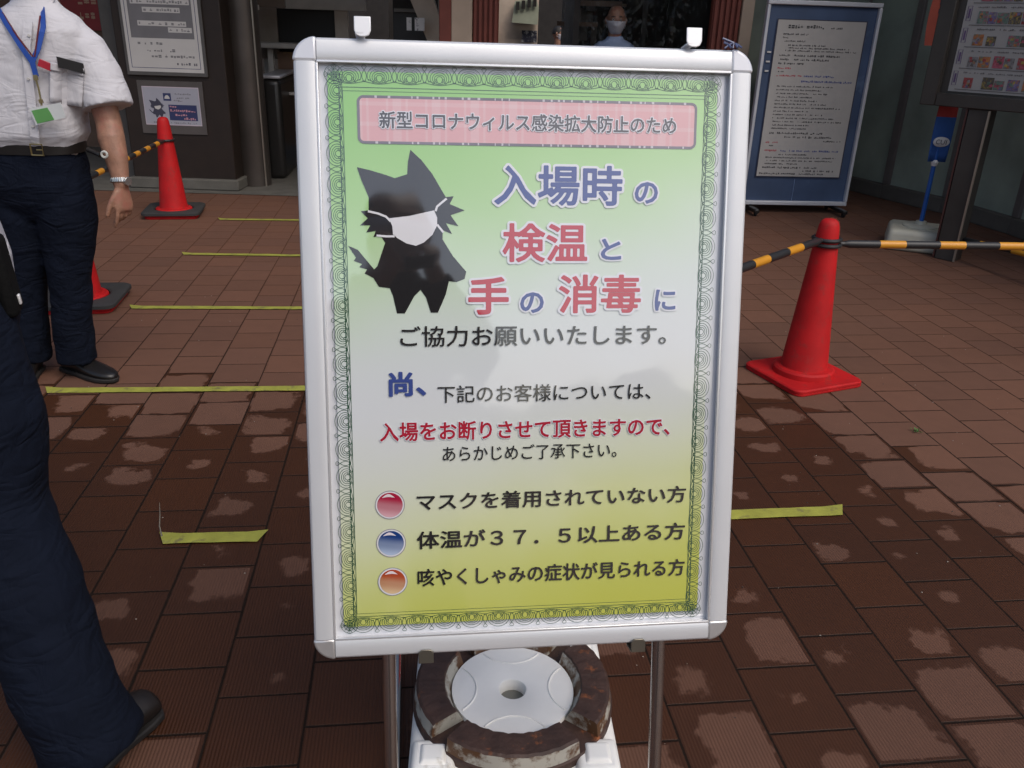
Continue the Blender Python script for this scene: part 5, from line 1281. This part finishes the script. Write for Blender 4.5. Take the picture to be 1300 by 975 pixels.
shirt(fp_, [(V((0, 0, z)), a, b) for z, a, b in ((.62, .16, .12), (.9, .185, .13), (1.0, .18, .11), (1.04, .13, .085), (1.07, .07, .065))],
      ([(rt4 * .15 + V((0, 0, .99)), .06), (rt4 * .22 + V((0, 0, .82)), .078)], [(rt4 * -.15 + V((0, 0, .99)), .06), (rt4 * -.22 + V((0, 0, .82)), .078)]), rt4, fw4, mat('mid_blue_shirt', (.06, .15, .34), .8))
trousers(fp_, V((0, 0, .66)), V((0, 0, .58)), [[(rt4 * sg * .09 + V((0, 0, .58)), .10), (rt4 * sg * .09 + V((0, 0, .32)), .078), (rt4 * sg * .09 + V((0, 0, .07)), .07)] for sg in (-1, 1)], rt4, fw4, vox=.016)
for sg in (-1, 1): shoe(fp_, rt4 * sg * .09 - fw4 * .06, rt4 * sg * .10 + fw4 * .19)
# ---- the photographer, seen only as a dark reflection in the glossy poster
E0 = V((-.02, -.36, 0))
pg = thing('person', 'photographer in dark clothes behind the camera, visible as a dark reflection in the poster', 'person', E0); pg.scale = (1.0, 1.0, 1.04)
rt5, fw5 = V((-1, 0, 0)), V((0, 1, 0)); hd5 = V((0, .02, 1.52))
M_dcl = mat('dark_clothes', (.006, .006, .008), .9, spec=.1)
mb = MB(); mb.path([V((0, 0, 1.28)), V((0, .01, 1.44))], [.06, .056], 14); add_head(mb, hd5, fw5, rt5)
for sg in (-1, 1):
    L = [(V((sg * .20, 0, 1.25)), .046), (V((sg * .27, .06, 1.06)), .043), (V((sg * .16, .17, 1.17)), .035), (V((sg * .075, .25, 1.33)), .028)]
    mb.path([c for c, r_ in L], [r_ for c, r_ in L], 14, round_caps=True); add_hand(mb, L[-1][0], V((-sg * .15, .15, 1)), V((-sg * .6, .4, 0)), V((-sg * .7, .2, 0)), curl=(40, 44, 46, 48), s=.8)
mb.loft([ering(V((0, 0, z)), a, b, rt5, fw5) for z, a, b in ((.85, .14, .09), (1.1, .15, .09), (1.27, .12, .07))])
for sg in (-1, 1): mb.path([V((sg * .09, 0, .85)), V((sg * .1, 0, .45)), V((sg * .1, 0, .08))], [.07, .05, .04], 10)
mb.build('body', M_skin, pg, remesh=.007, sm=2); face_bits(pg, hd5, fw5, rt5, hair=M_hair)
shirt(pg, [(V((0, 0, z)), a, b) for z, a, b in ((.80, .19, .13), (1.0, .19, .14), (1.18, .205, .125), (1.26, .19, .11), (1.31, .13, .09), (1.34, .08, .075), (1.37, .066, .066))],
      [[(V((sg * .17, 0, 1.25)), .068), (V((sg * .25, .045, 1.10)), .074), (V((sg * .265, .06, 1.05)), .068), (V((sg * .20, .16, 1.15)), .058), (V((sg * .10, .225, 1.28)), .046)] for sg in (-1, 1)], rt5, fw5, M_dcl)
trousers(pg, V((0, 0, .90)), V((0, 0, .78)), [[(V((sg * .09, 0, .78)), .10), (V((sg * .1, 0, .42)), .08), (V((sg * .1, 0, .07)), .075)] for sg in (-1, 1)], rt5, fw5, M_dcl, vox=.014)
for sg in (-1, 1): shoe(pg, (sg * .1, -.06, 0), (sg * .11, .19, 0))
mb = MB(); mb.box((0, -.045, 1.40), (.105, .026, .062)); cmr = mb.build('compact_camera', mat('phone_black', (0, 0, 0)), None, bevel=.006); tag(cmr, 'small black compact camera held by the photographer', 'camera')
# grit on the paving, too small and many to count
gr = MB()
for k in range(420):
    p = Vector((random.uniform(-2.6, 2.9), random.uniform(.8, 4.6), .001)); r_ = random.choice((.0012, .0016, .002, .003)); an = random.uniform(0, 6.28)
    b4 = [p + Vector((math.cos(an + t) * r_ * random.uniform(.7, 1.3), math.sin(an + t) * r_ * random.uniform(.7, 1.3), 0)) for t in (0, 2.1, 4.2)]
    gr.add(b4 + [p + Vector((0, 0, r_ * .8))], [(0, 1, 3), (1, 2, 3), (2, 0, 3)], random.choice((0, 0, 1)))
go = gr.build('grit', [mat('pale_grit', (.34, .29, .24), .8), mat('dark_grit', (.05, .04, .035), .8)], None); go['kind'] = 'stuff'
# row of greenery added unseen behind the photographer to darken the poster's lower reflection
hg = MB(); n_ = 120
def hedge_pt(i, a):
    x = -32 + 64 * i / n_; h_ = 3.6 + .5 * math.sin(x * .7) + random.uniform(-.15, .15); d_ = 1.2
    return Vector((x, d_ * math.cos(a) * random.uniform(.85, 1.1), h_ * (.5 + .5 * math.sin(a)) * random.uniform(.96, 1.02) if math.sin(a) > -.9 else 0))
hg.loft([[hedge_pt(i, 2 * math.pi * j / 16) for j in range(16)] for i in range(n_ + 1)])
ho = hg.build('added_hedge', mat('added_hedge_leaves', (.045, .07, .03), .8, var=.5, nscale=4, bump=.8, bscale=12), None, loc=(0, -26, 0), disp=.35, dscale=.5)
tag(ho, 'long dark green bushes added behind the photographer to darken the poster reflection', 'added_hedge')
